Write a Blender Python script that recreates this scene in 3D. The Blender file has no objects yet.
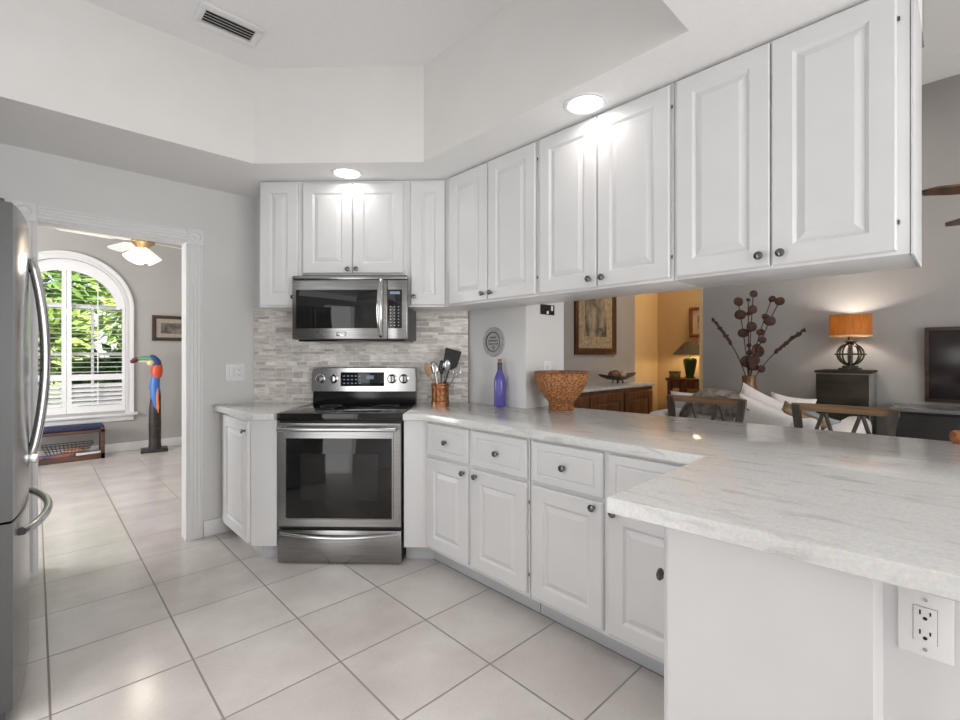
import bpy, bmesh, math, random
from mathutils import Vector, Matrix
C = bpy.context.scene.collection
R = math.radians
random.seed(7)

# ------------------------------------------------------------------ camera, world, light, exposure
cam = bpy.data.cameras.new('camera'); cam_o = bpy.data.objects.new('camera', cam); C.objects.link(cam_o)
cam.sensor_width = 36; cam.sensor_fit = 'HORIZONTAL'; cam.lens = 466.2 / 960 * 36
cam.shift_y = -5.9 / 960
cam.clip_start = 0.02
cam_o.location = (0, 0, 1.265); cam_o.rotation_euler = (R(90), 0, R(-43.65))
S = bpy.context.scene
S.camera = cam_o
S.view_settings.view_transform = 'Standard'; S.view_settings.look = 'None'
S.view_settings.exposure = 0.3; S.view_settings.gamma = 1.0; S.view_settings.use_curve_mapping = False
S.cycles.use_denoising = True
S.cycles.max_bounces = 10; S.cycles.diffuse_bounces = 6; S.cycles.glossy_bounces = 5
S.cycles.sample_clamp_indirect = 6.0
S.cycles.caustics_reflective = False; S.cycles.caustics_refractive = False
W = bpy.data.worlds.new('sky'); S.world = W; W.use_nodes = True
W.node_tree.nodes['Background'].inputs[0].default_value = (0.95, 0.97, 1.0, 1)
W.node_tree.nodes['Background'].inputs[1].default_value = 1.1

def lamp(name, kind, loc, energy, color=(1, 1, 1), rot=(0, 0, 0), **kw):
    l = bpy.data.lights.new(name, kind); l.energy = energy; l.color = color
    for k, v in kw.items(): setattr(l, k, v)
    o = bpy.data.objects.new(name, l); C.objects.link(o); o.location = loc; o.rotation_euler = rot
    return o
def aim(v): return Vector(v).to_track_quat('-Z', 'Y').to_euler()
lamp('sun', 'SUN', (0, -5, 12), 11.0, (1, 0.95, 0.86), aim((-0.25, 0.62, -0.74)), angle=R(1))
DAY = (1.0, 0.985, 0.965)
# unseen area lamps: daylight at the rear glass doors, added fills for the rest
lamp('patio_fill_light', 'AREA', (-1.0, 1.5, 1.0), 9.0, DAY, aim((1, 0.35, -0.1)), shape='RECTANGLE', size=1.15, size_y=1.95)  # added fill at an invented door, lights the base cabinets
lamp('window_daylight_rear', 'AREA', (0.7, -2.95, 1.25), 64, DAY, aim((0.05, 1, -0.02)), shape='RECTANGLE', size=2.5, size_y=2.1)
lamp('living_fill_light', 'AREA', (3.8, -2.95, 1.25), 16, DAY, aim((0, 1, 0)), shape='RECTANGLE', size=2.0, size_y=2.1)  # added fill from the unseen side of the living room
lamp('den_fill_light', 'AREA', (-1.85, 5.6, 1.5), 78, DAY, aim((1, 0, 0)), shape='RECTANGLE', size=2.0, size_y=1.6)  # added fill at an invented off-view den window

# ------------------------------------------------------------------ materials
def mat(name, col=(0.8, 0.8, 0.8), rough=0.5, metal=0.0, **kw):
    m = bpy.data.materials.new(name); m.use_nodes = True
    b = m.node_tree.nodes['Principled BSDF']
    b.inputs['Base Color'].default_value = (*col, 1); b.inputs['Roughness'].default_value = rough
    b.inputs['Metallic'].default_value = metal
    for k, v in kw.items():
        i = b.inputs[k.replace('_', ' ')]
        i.default_value = (*v, 1) if isinstance(v, tuple) else v
    return m
def N(m, t, **kw):
    n = m.node_tree.nodes.new(t)
    for k, v in kw.items(): setattr(n, k, v)
    return n
def LK(m, a, b): m.node_tree.links.new(a, b)
def BS(m): return m.node_tree.nodes['Principled BSDF']
def coords(m, scale=(1, 1, 1), rot=(0, 0, 0)):
    t = N(m, 'ShaderNodeTexCoord'); mp = N(m, 'ShaderNodeMapping')
    mp.inputs['Scale'].default_value = scale; mp.inputs['Rotation'].default_value = rot
    LK(m, t.outputs['Object'], mp.inputs['Vector']); return mp.outputs['Vector']
def noisy(name, c1, c2, scale=(8, 8, 8), rough=0.5, metal=0.0, detail=4.0, lo=0.35, hi=0.65, bump=0.0, mid=None, **kw):
    m = mat(name, c1, rough, metal, **kw)
    n = N(m, 'ShaderNodeTexNoise'); n.inputs['Scale'].default_value = 1.0; n.inputs['Detail'].default_value = detail
    LK(m, coords(m, scale), n.inputs['Vector'])
    r = N(m, 'ShaderNodeValToRGB'); r.color_ramp.elements[0].position = lo; r.color_ramp.elements[1].position = hi
    r.color_ramp.elements[0].color = (*c1, 1); r.color_ramp.elements[1].color = (*c2, 1)
    if mid:
        e = r.color_ramp.elements.new((lo + hi) / 2); e.color = (*mid, 1)
    LK(m, n.outputs['Fac'], r.inputs['Fac']); LK(m, r.outputs['Color'], BS(m).inputs['Base Color'])
    if bump:
        bp = N(m, 'ShaderNodeBump'); bp.inputs['Strength'].default_value = bump; bp.inputs['Distance'].default_value = 0.01
        LK(m, n.outputs['Fac'], bp.inputs['Height']); LK(m, bp.outputs['Normal'], BS(m).inputs['Normal'])
    return m
def wood(name, c1, c2, axis='x', rough=0.4, f=1.0):
    sc = {'x': (2 * f, 30 * f, 30 * f), 'y': (30 * f, 2 * f, 30 * f), 'z': (30 * f, 30 * f, 2 * f)}[axis]
    return noisy(name, c1, c2, sc, rough, bump=0.08)
def glow(name, col, strength):
    m = mat(name, col, 0.5); b = BS(m)
    b.inputs['Emission Color'].default_value = (*col, 1); b.inputs['Emission Strength'].default_value = strength
    return m

M = {}
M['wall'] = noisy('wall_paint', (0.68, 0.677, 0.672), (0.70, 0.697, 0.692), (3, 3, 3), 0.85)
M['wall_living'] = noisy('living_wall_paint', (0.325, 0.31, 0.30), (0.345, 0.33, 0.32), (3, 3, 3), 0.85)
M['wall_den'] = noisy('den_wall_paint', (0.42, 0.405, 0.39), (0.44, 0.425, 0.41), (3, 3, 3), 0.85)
M['wall_hall'] = noisy('hall_wall_paint', (0.66, 0.47, 0.24), (0.68, 0.49, 0.26), (3, 3, 3), 0.85)
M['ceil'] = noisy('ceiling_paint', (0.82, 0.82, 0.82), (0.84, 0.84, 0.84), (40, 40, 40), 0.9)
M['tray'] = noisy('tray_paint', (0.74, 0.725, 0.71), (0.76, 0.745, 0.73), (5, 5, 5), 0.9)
M['trim'] = mat('trim_paint', (0.76, 0.76, 0.765), 0.4)
M['cab'] = noisy('cabinet_paint', (0.68, 0.68, 0.688), (0.70, 0.70, 0.708), (6, 6, 6), 0.32)
M['toe'] = mat('toe_kick_paint', (0.52, 0.53, 0.55), 0.5)
M['steel'] = noisy('brushed_steel', (0.30, 0.298, 0.295), (0.38, 0.378, 0.373), (3, 3, 140), 0.24, 1.0)
M['steel2'] = noisy('brushed_fridge_steel', (0.27, 0.272, 0.275), (0.33, 0.332, 0.335), (140, 140, 3), 0.2, 1.0)
M['fridge_side'] = mat('fridge_side_enamel', (0.065, 0.065, 0.067), 0.35)
M['chrome'] = mat('polished_steel', (0.55, 0.55, 0.55), 0.16, 1.0)
M['knob'] = mat('dark_nickel', (0.17, 0.165, 0.16), 0.2, 1.0)
M['black'] = mat('black_enamel', (0.012, 0.012, 0.013), 0.18)
M['dark'] = mat('dark_grey_plastic', (0.05, 0.05, 0.052), 0.45)
M['glassblk'] = mat('black_glass', (0.010, 0.010, 0.011), 0.04)
M['hole'] = mat('dark_slot', (0.02, 0.02, 0.02), 0.8)
M['plate'] = mat('white_plastic', (0.80, 0.80, 0.80), 0.3)
M['ledlit'] = glow('display_digits', (0.20, 0.27, 0.36), 0.12)
M['lens'] = glow('lamp_lens', (1.0, 0.98, 0.95), 1.9)
M['outdoor_white'] = mat('stucco', (0.75, 0.75, 0.73), 0.9)

def quartz():
    m = mat('quartz_counter', (0.7, 0.7, 0.7), 0.10)
    n1 = N(m, 'ShaderNodeTexNoise'); n1.inputs['Scale'].default_value = 1; n1.inputs['Detail'].default_value = 8; n1.inputs['Distortion'].default_value = 1.2
    LK(m, coords(m, (26, 6, 26), (0, 0, R(6))), n1.inputs['Vector'])
    n2 = N(m, 'ShaderNodeTexNoise'); n2.inputs['Scale'].default_value = 120; n2.inputs['Detail'].default_value = 3
    LK(m, coords(m), n2.inputs['Vector'])
    r = N(m, 'ShaderNodeValToRGB'); e = r.color_ramp.elements
    e[0].position = 0.30; e[0].color = (0.60, 0.59, 0.575, 1); e[1].position = 0.50; e[1].color = (0.76, 0.755, 0.735, 1)
    x = e.new(0.40); x.color = (0.715, 0.705, 0.685, 1)
    LK(m, n1.outputs['Fac'], r.inputs['Fac'])
    mx = N(m, 'ShaderNodeMix', data_type='RGBA', blend_type='MULTIPLY'); mx.inputs[0].default_value = 0.42
    LK(m, r.outputs['Color'], mx.inputs[6]); LK(m, n2.outputs['Color'], mx.inputs[7])
    r2 = N(m, 'ShaderNodeHueSaturation'); r2.inputs['Saturation'].default_value = 0.45; r2.inputs['Value'].default_value = 1.12
    LK(m, mx.outputs[2], r2.inputs['Color']); LK(m, r2.outputs['Color'], BS(m).inputs['Base Color'])
    return m
M['quartz'] = quartz()

def tile_floor():
    m = mat('floor_tile', (0.5, 0.48, 0.46), 0.25)
    t = N(m, 'ShaderNodeTexCoord'); sp = N(m, 'ShaderNodeSeparateXYZ'); LK(m, t.outputs['Object'], sp.inputs[0])
    def math_(op, a, b=None):
        n = N(m, 'ShaderNodeMath', operation=op)
        for i, v in enumerate((a, b)):
            if v is None: continue
            if isinstance(v, (int, float)): n.inputs[i].default_value = v
            else: LK(m, v, n.inputs[i])
        return n.outputs[0]
    cells, dist = [], []
    for ax, off, per in (('X', 0.038, 0.4355), ('Y', 1.784, 0.4345)):
        q = math_('DIVIDE', math_('SUBTRACT', sp.outputs[ax], off), per)
        cells.append(math_('FLOOR', q))
        f = math_('FRACT', q)
        dist.append(math_('MULTIPLY', math_('MINIMUM', f, math_('SUBTRACT', 1.0, f)), per))
    d = math_('MINIMUM', dist[0], dist[1])
    g = N(m, 'ShaderNodeMapRange'); g.inputs['From Min'].default_value = 0.0028; g.inputs['From Max'].default_value = 0.0046
    LK(m, d, g.inputs['Value'])
    cv = N(m, 'ShaderNodeCombineXYZ'); LK(m, cells[0], cv.inputs[0]); LK(m, cells[1], cv.inputs[1])
    wn = N(m, 'ShaderNodeTexWhiteNoise'); LK(m, cv.outputs[0], wn.inputs['Vector'])
    n1 = N(m, 'ShaderNodeTexNoise'); n1.inputs['Scale'].default_value = 3.5; n1.inputs['Detail'].default_value = 7
    LK(m, t.outputs['Object'], n1.inputs['Vector'])
    n2 = N(m, 'ShaderNodeTexNoise'); n2.inputs['Scale'].default_value = 60; n2.inputs['Detail'].default_value = 4
    LK(m, t.outputs['Object'], n2.inputs['Vector'])
    s = math_('ADD', math_('MULTIPLY', n1.outputs['Fac'], 0.68), math_('ADD', math_('MULTIPLY', n2.outputs['Fac'], 0.16), math_('MULTIPLY', wn.outputs['Value'], 0.12)))
    r = N(m, 'ShaderNodeValToRGB'); e = r.color_ramp.elements
    e[0].position = 0.32; e[0].color = (0.51, 0.47, 0.445, 1); e[1].position = 0.68; e[1].color = (0.66, 0.63, 0.605, 1)
    LK(m, s, r.inputs['Fac'])
    mx = N(m, 'ShaderNodeMix', data_type='RGBA'); LK(m, g.outputs[0], mx.inputs[0])
    mx.inputs[6].default_value = (0.27, 0.24, 0.215, 1); LK(m, r.outputs['Color'], mx.inputs[7])
    LK(m, mx.outputs[2], BS(m).inputs['Base Color'])
    rr = N(m, 'ShaderNodeMapRange'); rr.inputs['To Min'].default_value = 0.6; rr.inputs['To Max'].default_value = 0.17
    LK(m, g.outputs[0], rr.inputs['Value']); LK(m, rr.outputs[0], BS(m).inputs['Roughness'])
    h = math_('ADD', math_('MULTIPLY', g.outputs[0], 1.0), math_('MULTIPLY', n1.outputs['Fac'], 0.35))
    bp = N(m, 'ShaderNodeBump'); bp.inputs['Strength'].default_value = 0.35; bp.inputs['Distance'].default_value = 0.004
    LK(m, h, bp.inputs['Height']); LK(m, bp.outputs['Normal'], BS(m).inputs['Normal'])
    return m
M['tile'] = tile_floor()

def mosaic():
    m = mat('stone_mosaic', (0.4, 0.4, 0.4), 0.55)
    t = N(m, 'ShaderNodeTexCoord'); sp = N(m, 'ShaderNodeSeparateXYZ'); LK(m, t.outputs['Object'], sp.inputs[0])
    cv = N(m, 'ShaderNodeCombineXYZ'); LK(m, sp.outputs['X'], cv.inputs[0]); 
    sn = N(m, 'ShaderNodeMath', operation='MULTIPLY'); LK(m, sp.outputs['Z'], sn.inputs[0]); sn.inputs[1].default_value = 2 * math.pi / 0.117
    s2 = N(m, 'ShaderNodeMath', operation='SINE'); LK(m, sn.outputs[0], s2.inputs[0])
    s3 = N(m, 'ShaderNodeMath', operation='MULTIPLY_ADD'); LK(m, s2.outputs[0], s3.inputs[0]); s3.inputs[1].default_value = 0.011; LK(m, sp.outputs['Z'], s3.inputs[2])
    LK(m, s3.outputs[0], cv.inputs[1])
    b = N(m, 'ShaderNodeTexBrick'); LK(m, cv.outputs[0], b.inputs['Vector'])
    b.offset = 0.37; b.offset_frequency = 2; b.squash = 0.62; b.squash_frequency = 3
    for k, v in (('Scale', 1.0), ('Mortar Size', 0.0022), ('Mortar Smooth', 0.2), ('Bias', 0.0), ('Brick Width', 0.125), ('Row Height', 0.0305)): b.inputs[k].default_value = v
    b.inputs['Color1'].default_value = (0.52, 0.49, 0.46, 1); b.inputs['Color2'].default_value = (1.0, 0.965, 0.92, 1); b.inputs['Mortar'].default_value = (0.88, 0.87, 0.85, 1)
    n = N(m, 'ShaderNodeTexNoise'); n.inputs['Scale'].default_value = 1; n.inputs['Detail'].default_value = 6
    LK(m, coords(m, (16, 16, 60)), n.inputs['Vector'])
    r = N(m, 'ShaderNodeValToRGB'); r.color_ramp.elements[0].position = 0.3; r.color_ramp.elements[1].position = 0.7
    r.color_ramp.elements[0].color = (0.74, 0.735, 0.73, 1); r.color_ramp.elements[1].color = (1.15, 1.13, 1.1, 1)
    LK(m, n.outputs['Fac'], r.inputs['Fac'])
    mx = N(m, 'ShaderNodeMix', data_type='RGBA', blend_type='MULTIPLY'); mx.inputs[0].default_value = 0.9
    LK(m, b.outputs['Color'], mx.inputs[6]); LK(m, r.outputs['Color'], mx.inputs[7]); LK(m, mx.outputs[2], BS(m).inputs['Base Color'])
    bp = N(m, 'ShaderNodeBump'); bp.inputs['Strength'].default_value = 0.5; bp.inputs['Distance'].default_value = 0.003; bp.invert = True
    LK(m, b.outputs['Fac'], bp.inputs['Height']); LK(m, bp.outputs['Normal'], BS(m).inputs['Normal'])
    return m
M['mosaic'] = mosaic()

# ------------------------------------------------------------------ mesh helpers
class MB:
    def __init__(s): s.bm = bmesh.new(); s.T = Matrix.Identity(4); s.mi = 0
    def v(s, p): return s.bm.verts.new(s.T @ Vector(p))
    def f(s, vs, smooth=None):
        try: fc = s.bm.faces.new(vs)
        except ValueError: return None
        fc.material_index = s.mi; return fc
    def box(s, x0, x1, y0, y1, z0, z1, bev=0.0, seg=2):
        vs = [s.v((x, y, z)) for x in (x0, x1) for y in (y0, y1) for z in (z0, z1)]
        fs = [s.f([vs[i] for i in q]) for q in ((0, 1, 3, 2), (4, 6, 7, 5), (0, 4, 5, 1), (2, 3, 7, 6), (0, 2, 6, 4), (1, 5, 7, 3))]
        if bev > 0:
            es = list({e for f in fs for e in f.edges})
            bmesh.ops.bevel(s.bm, geom=es, offset=bev, segments=seg, affect='EDGES', profile=0.5, material=-1)
        return s
    def prism(s, poly, a, b, axis='z'):
        def P(p, h): return {'z': (p[0], p[1], h), 'y': (p[0], h, p[1]), 'x': (h, p[0], p[1])}[axis]
        lo = [s.v(P(p, a)) for p in poly]; hi = [s.v(P(p, b)) for p in poly]; n = len(poly)
        s.f(lo[::-1]); s.f(hi)
        for i in range(n): s.f([lo[i], lo[(i + 1) % n], hi[(i + 1) % n], hi[i]])
        return s
    def rings(s, rings, cap0=True, cap1=True, closed=True):
        R_ = [[s.v(p) for p in r] for r in rings]; n = len(R_[0])
        for a, b in zip(R_, R_[1:]):
            for i in range(n if closed else n - 1): s.f([a[i], a[(i + 1) % n], b[(i + 1) % n], b[i]])
        if cap0: s.f(R_[0][::-1])
        if cap1: s.f(R_[-1])
        return s
    def lathe(s, prof, n=32, c=(0, 0, 0), axis='z', caps=True):
        def P(r, h, a):
            x, y = r * math.cos(a), r * math.sin(a)
            p = {'z': (x, y, h), 'y': (x, h, y), 'x': (h, x, y)}[axis]
            return (p[0] + c[0], p[1] + c[1], p[2] + c[2])
        return s.rings([[P(max(r, 1e-4), h, 2 * math.pi * k / n) for k in range(n)] for r, h in prof], caps, caps)
    def tube(s, pts, rad, n=10, flat=1.0):
        pts = [Vector(p) for p in pts]; rr = rad if isinstance(rad, (list, tuple)) else [rad] * len(pts)
        up = Vector((0, 0, 1)); rings = []; prev = None
        for i, p in enumerate(pts):
            d = (pts[min(i + 1, len(pts) - 1)] - pts[max(i - 1, 0)]).normalized()
            if prev is None:
                a = d.cross(up)
                if a.length < 0.05: a = d.cross(Vector((1, 0, 0)))
            else: a = prev - d * prev.dot(d)
            a.normalize(); b = d.cross(a); prev = a
            rings.append([p + (a * math.cos(t) + b * math.sin(t) * flat) * rr[i] for t in (2 * math.pi * k / n for k in range(n))])
        return s.rings(rings)
    def cyl(s, p0, p1, r0, r1=None, n=20): return s.tube([p0, p1], [r0, r0 if r1 is None else r1], n)
    def blob(s, c, r, n=20, m=12, e=2.0, fn=None):
        """super-ellipsoid"""
        def sg(x, p): return math.copysign(abs(x) ** p, x)
        q = 2.0 / e; rings = []
        for i in range(m + 1):
            ph = -math.pi / 2 + math.pi * i / m
            if i == 0: ph += 0.02
            if i == m: ph -= 0.02
            ring = []
            for k in range(n):
                th = 2 * math.pi * k / n
                p = Vector((r[0] * sg(math.cos(ph), q) * sg(math.cos(th), q), r[1] * sg(math.cos(ph), q) * sg(math.sin(th), q), r[2] * sg(math.sin(ph), q)))
                if fn: p = fn(p)
                ring.append(p + Vector(c))
            rings.append(ring)
        return s.rings(rings)
    def pillow(s, w, h, t, n=12, pinch=0.10):
        """cushion standing in local xz, thickness along y, centred"""
        g = {}
        for side in (1, -1):
            for i in range(n + 1):
                for j in range(n + 1):
                    u, v = 2 * i / n - 1, 2 * j / n - 1
                    edge = i in (0, n) or j in (0, n)
                    if edge and side < 0: g[side, i, j] = g[1, i, j]; continue
                    th = (max(0, (1 - u ** 4) * (1 - v ** 4))) ** 0.5 * t / 2
                    x = u * w / 2 * (1 - pinch * (1 - v * v) * abs(u)); z = v * h / 2 * (1 - pinch * (1 - u * u) * abs(v))
                    g[side, i, j] = s.v((x, side * th, z))
        for side in (1, -1):
            for i in range(n):
                for j in range(n):
                    q = [g[side, i, j], g[side, i + 1, j], g[side, i + 1, j + 1], g[side, i, j + 1]]
                    s.f(q if side < 0 else q[::-1])
        return s
    def build(s, name, mats, parent=None, sharp=35):
        bmesh.ops.recalc_face_normals(s.bm, faces=s.bm.faces)
        me = bpy.data.meshes.new(name); s.bm.to_mesh(me); s.bm.free()
        for m in (mats if isinstance(mats, (list, tuple)) else [mats]): me.materials.append(M[m] if isinstance(m, str) else m)
        if sharp:
            for p in me.polygons: p.use_smooth = True
            me.set_sharp_from_angle(angle=R(sharp))
        o = bpy.data.objects.new(name, me); C.objects.link(o)
        if parent: o.parent = parent
        return o
def B(x0, x1, y0, y1, z0, z1, bev=0.0): return MB().box(x0, x1, y0, y1, z0, z1, bev)
def tag(o, label, cat, group=None):
    o['label'] = label; o['category'] = cat
    if group: o['group'] = group
    return o
def thing(name, label, cat, loc=(0, 0, 0), rz=0.0, group=None):
    o = bpy.data.objects.new(name, None); C.objects.link(o); o.location = loc; o.rotation_euler = (0, 0, R(rz))
    o.empty_display_size = 0.1
    return tag(o, label, cat, group)
def put(o, loc, rz=0.0, rx=0.0, ry=0.0):
    o.location = loc; o.rotation_euler = (R(rx), R(ry), R(rz)); return o
def struct(name, mb, m, sharp=35):
    o = mb.build(name, m, None, sharp); o['kind'] = 'structure'; return o
Q = 2 ** -0.5
def ST(s, t): return ((s + t) * Q, (s - t) * Q)     # s: towards the range wall, t: along it

# ------------------------------------------------------------------ the room shell
ZS, ZC, ZL = 2.42, 3.0, 3.36
struct('floor', B(-2.1, 7.2, -3.2, 7.75, -0.06, 0.0), 'tile')
# door wall with the doorway to the den
w = MB(); w.box(-1.1, 0.0, 3.66, 3.78, 0, 3.0); w.box(0.0, 0.75, 3.66, 3.78, 2.035, 3.0); w.box(0.75, 1.2, 3.66, 3.78, 0, 3.0)
struct('wall_left', w, 'wall')
a0, a1 = ST(3.42, -1.757), ST(3.42, -0.18); b0, b1 = ST(3.53, -1.757), ST(3.53, -0.18)
struct('wall_back', MB().prism([a0, a1, b1, b0], 0, ZS), 'wall')
struct('wall_right', B(2.322, 2.735, 2.0, 2.56, 0, ZS), 'wall')
struct('wall_bar', B(2.32, 2.42, -1.25, 1.998, 0, 0.868), 'wall')
w = MB()                                        # wall behind the refrigerator, with an opening invented to let in side light
w.box(-1.12, -1.0, -3.12, 0.9, 0, ZS); w.box(-1.12, -1.0, 2.1, 3.66, 0, ZS); w.box(-1.12, -1.0, 0.9, 2.1, 2.05, ZS)
struct('wall_fridge_side', w, 'wall')
w = MB()                                        # rear wall with two glass doors
for x0, x1 in ((-1.12, -0.55), (1.95, 2.8), (4.8, 5.12)): w.box(x0, x1, -3.12, -3.0, 0, ZL)
for x0, x1 in ((-0.55, 1.95), (2.8, 4.8)): w.box(x0, x1, -3.12, -3.0, 2.3, ZL)
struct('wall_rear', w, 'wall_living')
# dropped soffit around the raised tray
w = MB()
w.box(1.69, 2.30, 0.115, 2.26, ZS, ZL)
w.prism([(0.958, 2.995), (1.69, 2.26), (2.42, 2.26), (2.42, 2.56), (1.2, 3.78), (0.958, 3.66)], ZS, ZL)
w.box(-1.0, 0.958, 2.995, 3.66, ZS, ZL)
w.box(-1.0, 1.69, -3.0, 0.69, ZS, ZL)
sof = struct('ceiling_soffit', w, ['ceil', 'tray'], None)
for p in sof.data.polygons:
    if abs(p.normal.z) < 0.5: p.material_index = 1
struct('ceiling', B(-1.0, 1.70, 0.68, 3.10, ZC, ZC + 0.06), 'ceil')
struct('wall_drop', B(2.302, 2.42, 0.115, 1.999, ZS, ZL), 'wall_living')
# living room and hall
struct('ceiling_living', MB().box(2.42, 7.2, -3.1, 3.1, ZL, ZL + 0.08).box(1.2, 2.42, -3.1, 0.5, ZL + 0.001, ZL + 0.08), 'ceil')
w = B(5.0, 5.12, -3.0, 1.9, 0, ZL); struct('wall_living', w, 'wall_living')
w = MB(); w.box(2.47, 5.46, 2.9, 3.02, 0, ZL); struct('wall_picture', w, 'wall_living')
w = MB(); w.box(5.46, 6.2, 2.9, 3.02, 0, ZL); w.box(6.08, 6.2, 0.4, 2.9, 0, ZL); w.box(5.12, 6.2, 0.3, 0.4, 0, ZL)
struct('wall_hall', w, 'wall_hall')
struct('trim_1', B(4.985, 5.135, 1.9, 1.93, 0, ZL), 'wall_hall')
# den beyond the doorway
AX, AZ, AR = 0.278, 1.86, 0.58                  # arch centre, spring line, half width of the wall hole
w = MB(); w.box(-2.02, AX - AR, 7.62, 7.75, 0, 3.0); w.box(AX + AR, 2.3, 7.62, 7.75, 0, 3.0); w.box(AX - AR, AX + AR, 7.62, 7.75, 0, 0.53)
arc = [(AX + AR * math.cos(t), AZ + AR * math.sin(t)) for t in (math.pi * k / 32 for k in range(33))]
w.prism(arc + [(AX - AR, 3.0), (AX + AR, 3.0)], 7.62, 7.75, 'y')
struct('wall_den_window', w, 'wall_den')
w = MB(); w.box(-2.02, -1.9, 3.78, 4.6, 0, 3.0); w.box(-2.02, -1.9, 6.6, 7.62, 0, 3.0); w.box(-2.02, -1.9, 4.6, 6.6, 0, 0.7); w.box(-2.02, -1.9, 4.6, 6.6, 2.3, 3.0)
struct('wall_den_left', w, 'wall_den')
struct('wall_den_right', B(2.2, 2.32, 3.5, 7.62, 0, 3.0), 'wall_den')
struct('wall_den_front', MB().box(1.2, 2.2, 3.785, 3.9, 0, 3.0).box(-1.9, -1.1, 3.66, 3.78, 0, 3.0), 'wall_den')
struct('ceiling_den', B(-2.0, 2.3, 3.78, 7.75, 3.0, 3.05), 'ceil')
struct('sun_blocking_roof', B(-2.6, 7.4, -6.5, 8.2, 3.5, 3.62), 'outdoor_white')  # unseen; rear overhang extended to keep the sun out of the glass doors
# mosaic backsplash: local x runs along the range wall
o = MB(); o.box(-0.785, 0.80, -0.010, 0.0, 0.905, 1.60)
bs = struct('wall_backsplash', o, 'mosaic'); bs.location = (*ST(3.419, -0.968), 0); bs.rotation_euler = (0, 0, R(-45))
# baseboards
def baseboard(name, x0, x1, y0, y1, h=0.11):
    struct(name, MB().box(x0, x1, y0, y1, 0, h, 0.004), 'trim')
baseboard('baseboard_left', 0.842, 0.99, 3.644, 3.66)
baseboard('baseboard_den', -1.9, 2.2, 7.604, 7.62)
baseboard('baseboard_den_right', 2.185, 2.2, 3.9, 7.6)

# doorway casing with rosette blocks
def flute(mb, x0, x1, y0, y1, z0, z1, vertical=True):
    mb.box(x0, x1, y0, y1, z0, z1, 0.002)
    n = 4
    for k in range(n):
        if vertical:
            xc = x0 + (x1 - x0) * (k + 0.5) / n; mb.tube([(xc, y0, z0 + 0.03), (xc, y0, z1 - 0.004)], 0.0042, 8)
        else:
            zc = z0 + (z1 - z0) * (k + 0.5) / n; mb.tube([(x0 + 0.004, y0, zc), (x1 - 0.004, y0, zc)], 0.0042, 8)
w = MB(); flute(w, 0.750, 0.836, 3.642, 3.66, 0, 2.022); struct('trim_2', w, 'trim')
w = MB(); flute(w, -0.09, 0.0, 3.642, 3.66, 0, 2.022); struct('trim_3', w, 'trim')
w = MB(); flute(w, 0.005, 0.745, 3.642, 3.66, 2.030, 2.106, False); struct('trim_4', w, 'trim')
for nm, x in (('trim_5', 0.79), ('trim_6', -0.045)):
    w = MB(); w.box(x - 0.05, x + 0.05, 3.634, 3.66, 2.012, 2.115, 0.003)
    w.lathe([(0.038, -0.001), (0.038, -0.006), (0.031, -0.008), (0.027, -0.002), (0.015, -0.002), (0.013, -0.008), (0.0, -0.010)], 28, (x, 3.634, 2.064), 'y')
    struct(nm, w, 'trim')
w = MB(); w.box(0.738, 0.75, 3.655, 3.785, 0, 2.034); w.box(0.0, 0.012, 3.655, 3.785, 0, 2.034); w.box(0.0125, 0.7375, 3.655, 3.785, 2.022, 2.035)
struct('trim_7', w, 'trim')

# ------------------------------------------------------------------ cabinets
def raised(mb, x0, w, z0, h, yb=0.0, t=0.02, stile=0.058):
    """raised panel door, back at yb, front towards -y"""
    st = min(stile, w * 0.27)
    prof = [(0, 0), (0, -t + 0.005), (0.005, -t), (st, -t), (st + 0.011, -t + 0.0095), (st + 0.013, -t + 0.0095), (st + 0.036, -t + 0.001), (st + 0.038, -t + 0.0005)]
    mb.rings([[(x0 + i, yb + y, z0 + i), (x0 + w - i, yb + y, z0 + i), (x0 + w - i, yb + y, z0 + h - i), (x0 + i, yb + y, z0 + h - i)] for i, y in prof])
def drawer_front(mb, x0, w, z0, h, yb=0.0, t=0.02):
    prof = [(0, 0), (0, -t + 0.005), (0.005, -t), (0.034, -t), (0.037, -t + 0.004), (0.041, -t + 0.004), (0.044, -t)]
    mb.rings([[(x0 + i, yb + y, z0 + i), (x0 + w - i, yb + y, z0 + i), (x0 + w - i, yb + y, z0 + h - i), (x0 + i, yb + y, z0 + h - i)] for i, y in prof])
def knob(parent, x, z, yf=-0.02):
    mb = MB(); mb.lathe([(0.008, 0), (0.0085, -0.002), (0.0055, -0.006), (0.0055, -0.012), (0.013, -0.017), (0.0155, -0.021), (0.0145, -0.025), (0.010, -0.0275), (0.004, -0.0285), (0, -0.0285)], 20, (x, yf, z), 'y')
    k = mb.build('knob', 'knob', parent); k['label'] = 'dark nickel round knob'; return k
def hinge(parent, x, z):
    o = MB().cyl((x, -0.003, z - 0.007), (x, -0.003, z + 0.007), 0.0028, n=8).build('hinge', 'knob', parent); return o
def door(parent, x0, w, z0, h, knob_x=None, knob_z=None, hinges=None, stile=0.066):
    mb = MB(); raised(mb, x0, w, z0, h, stile=stile); d = mb.build('door', 'cab', parent, 6)
    if knob_x is not None: knob(d, knob_x, knob_z)
    if hinges is not None:
        for z in (z0 + 0.09, z0 + h - 0.09): hinge(d, hinges, z)
    return d

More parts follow.
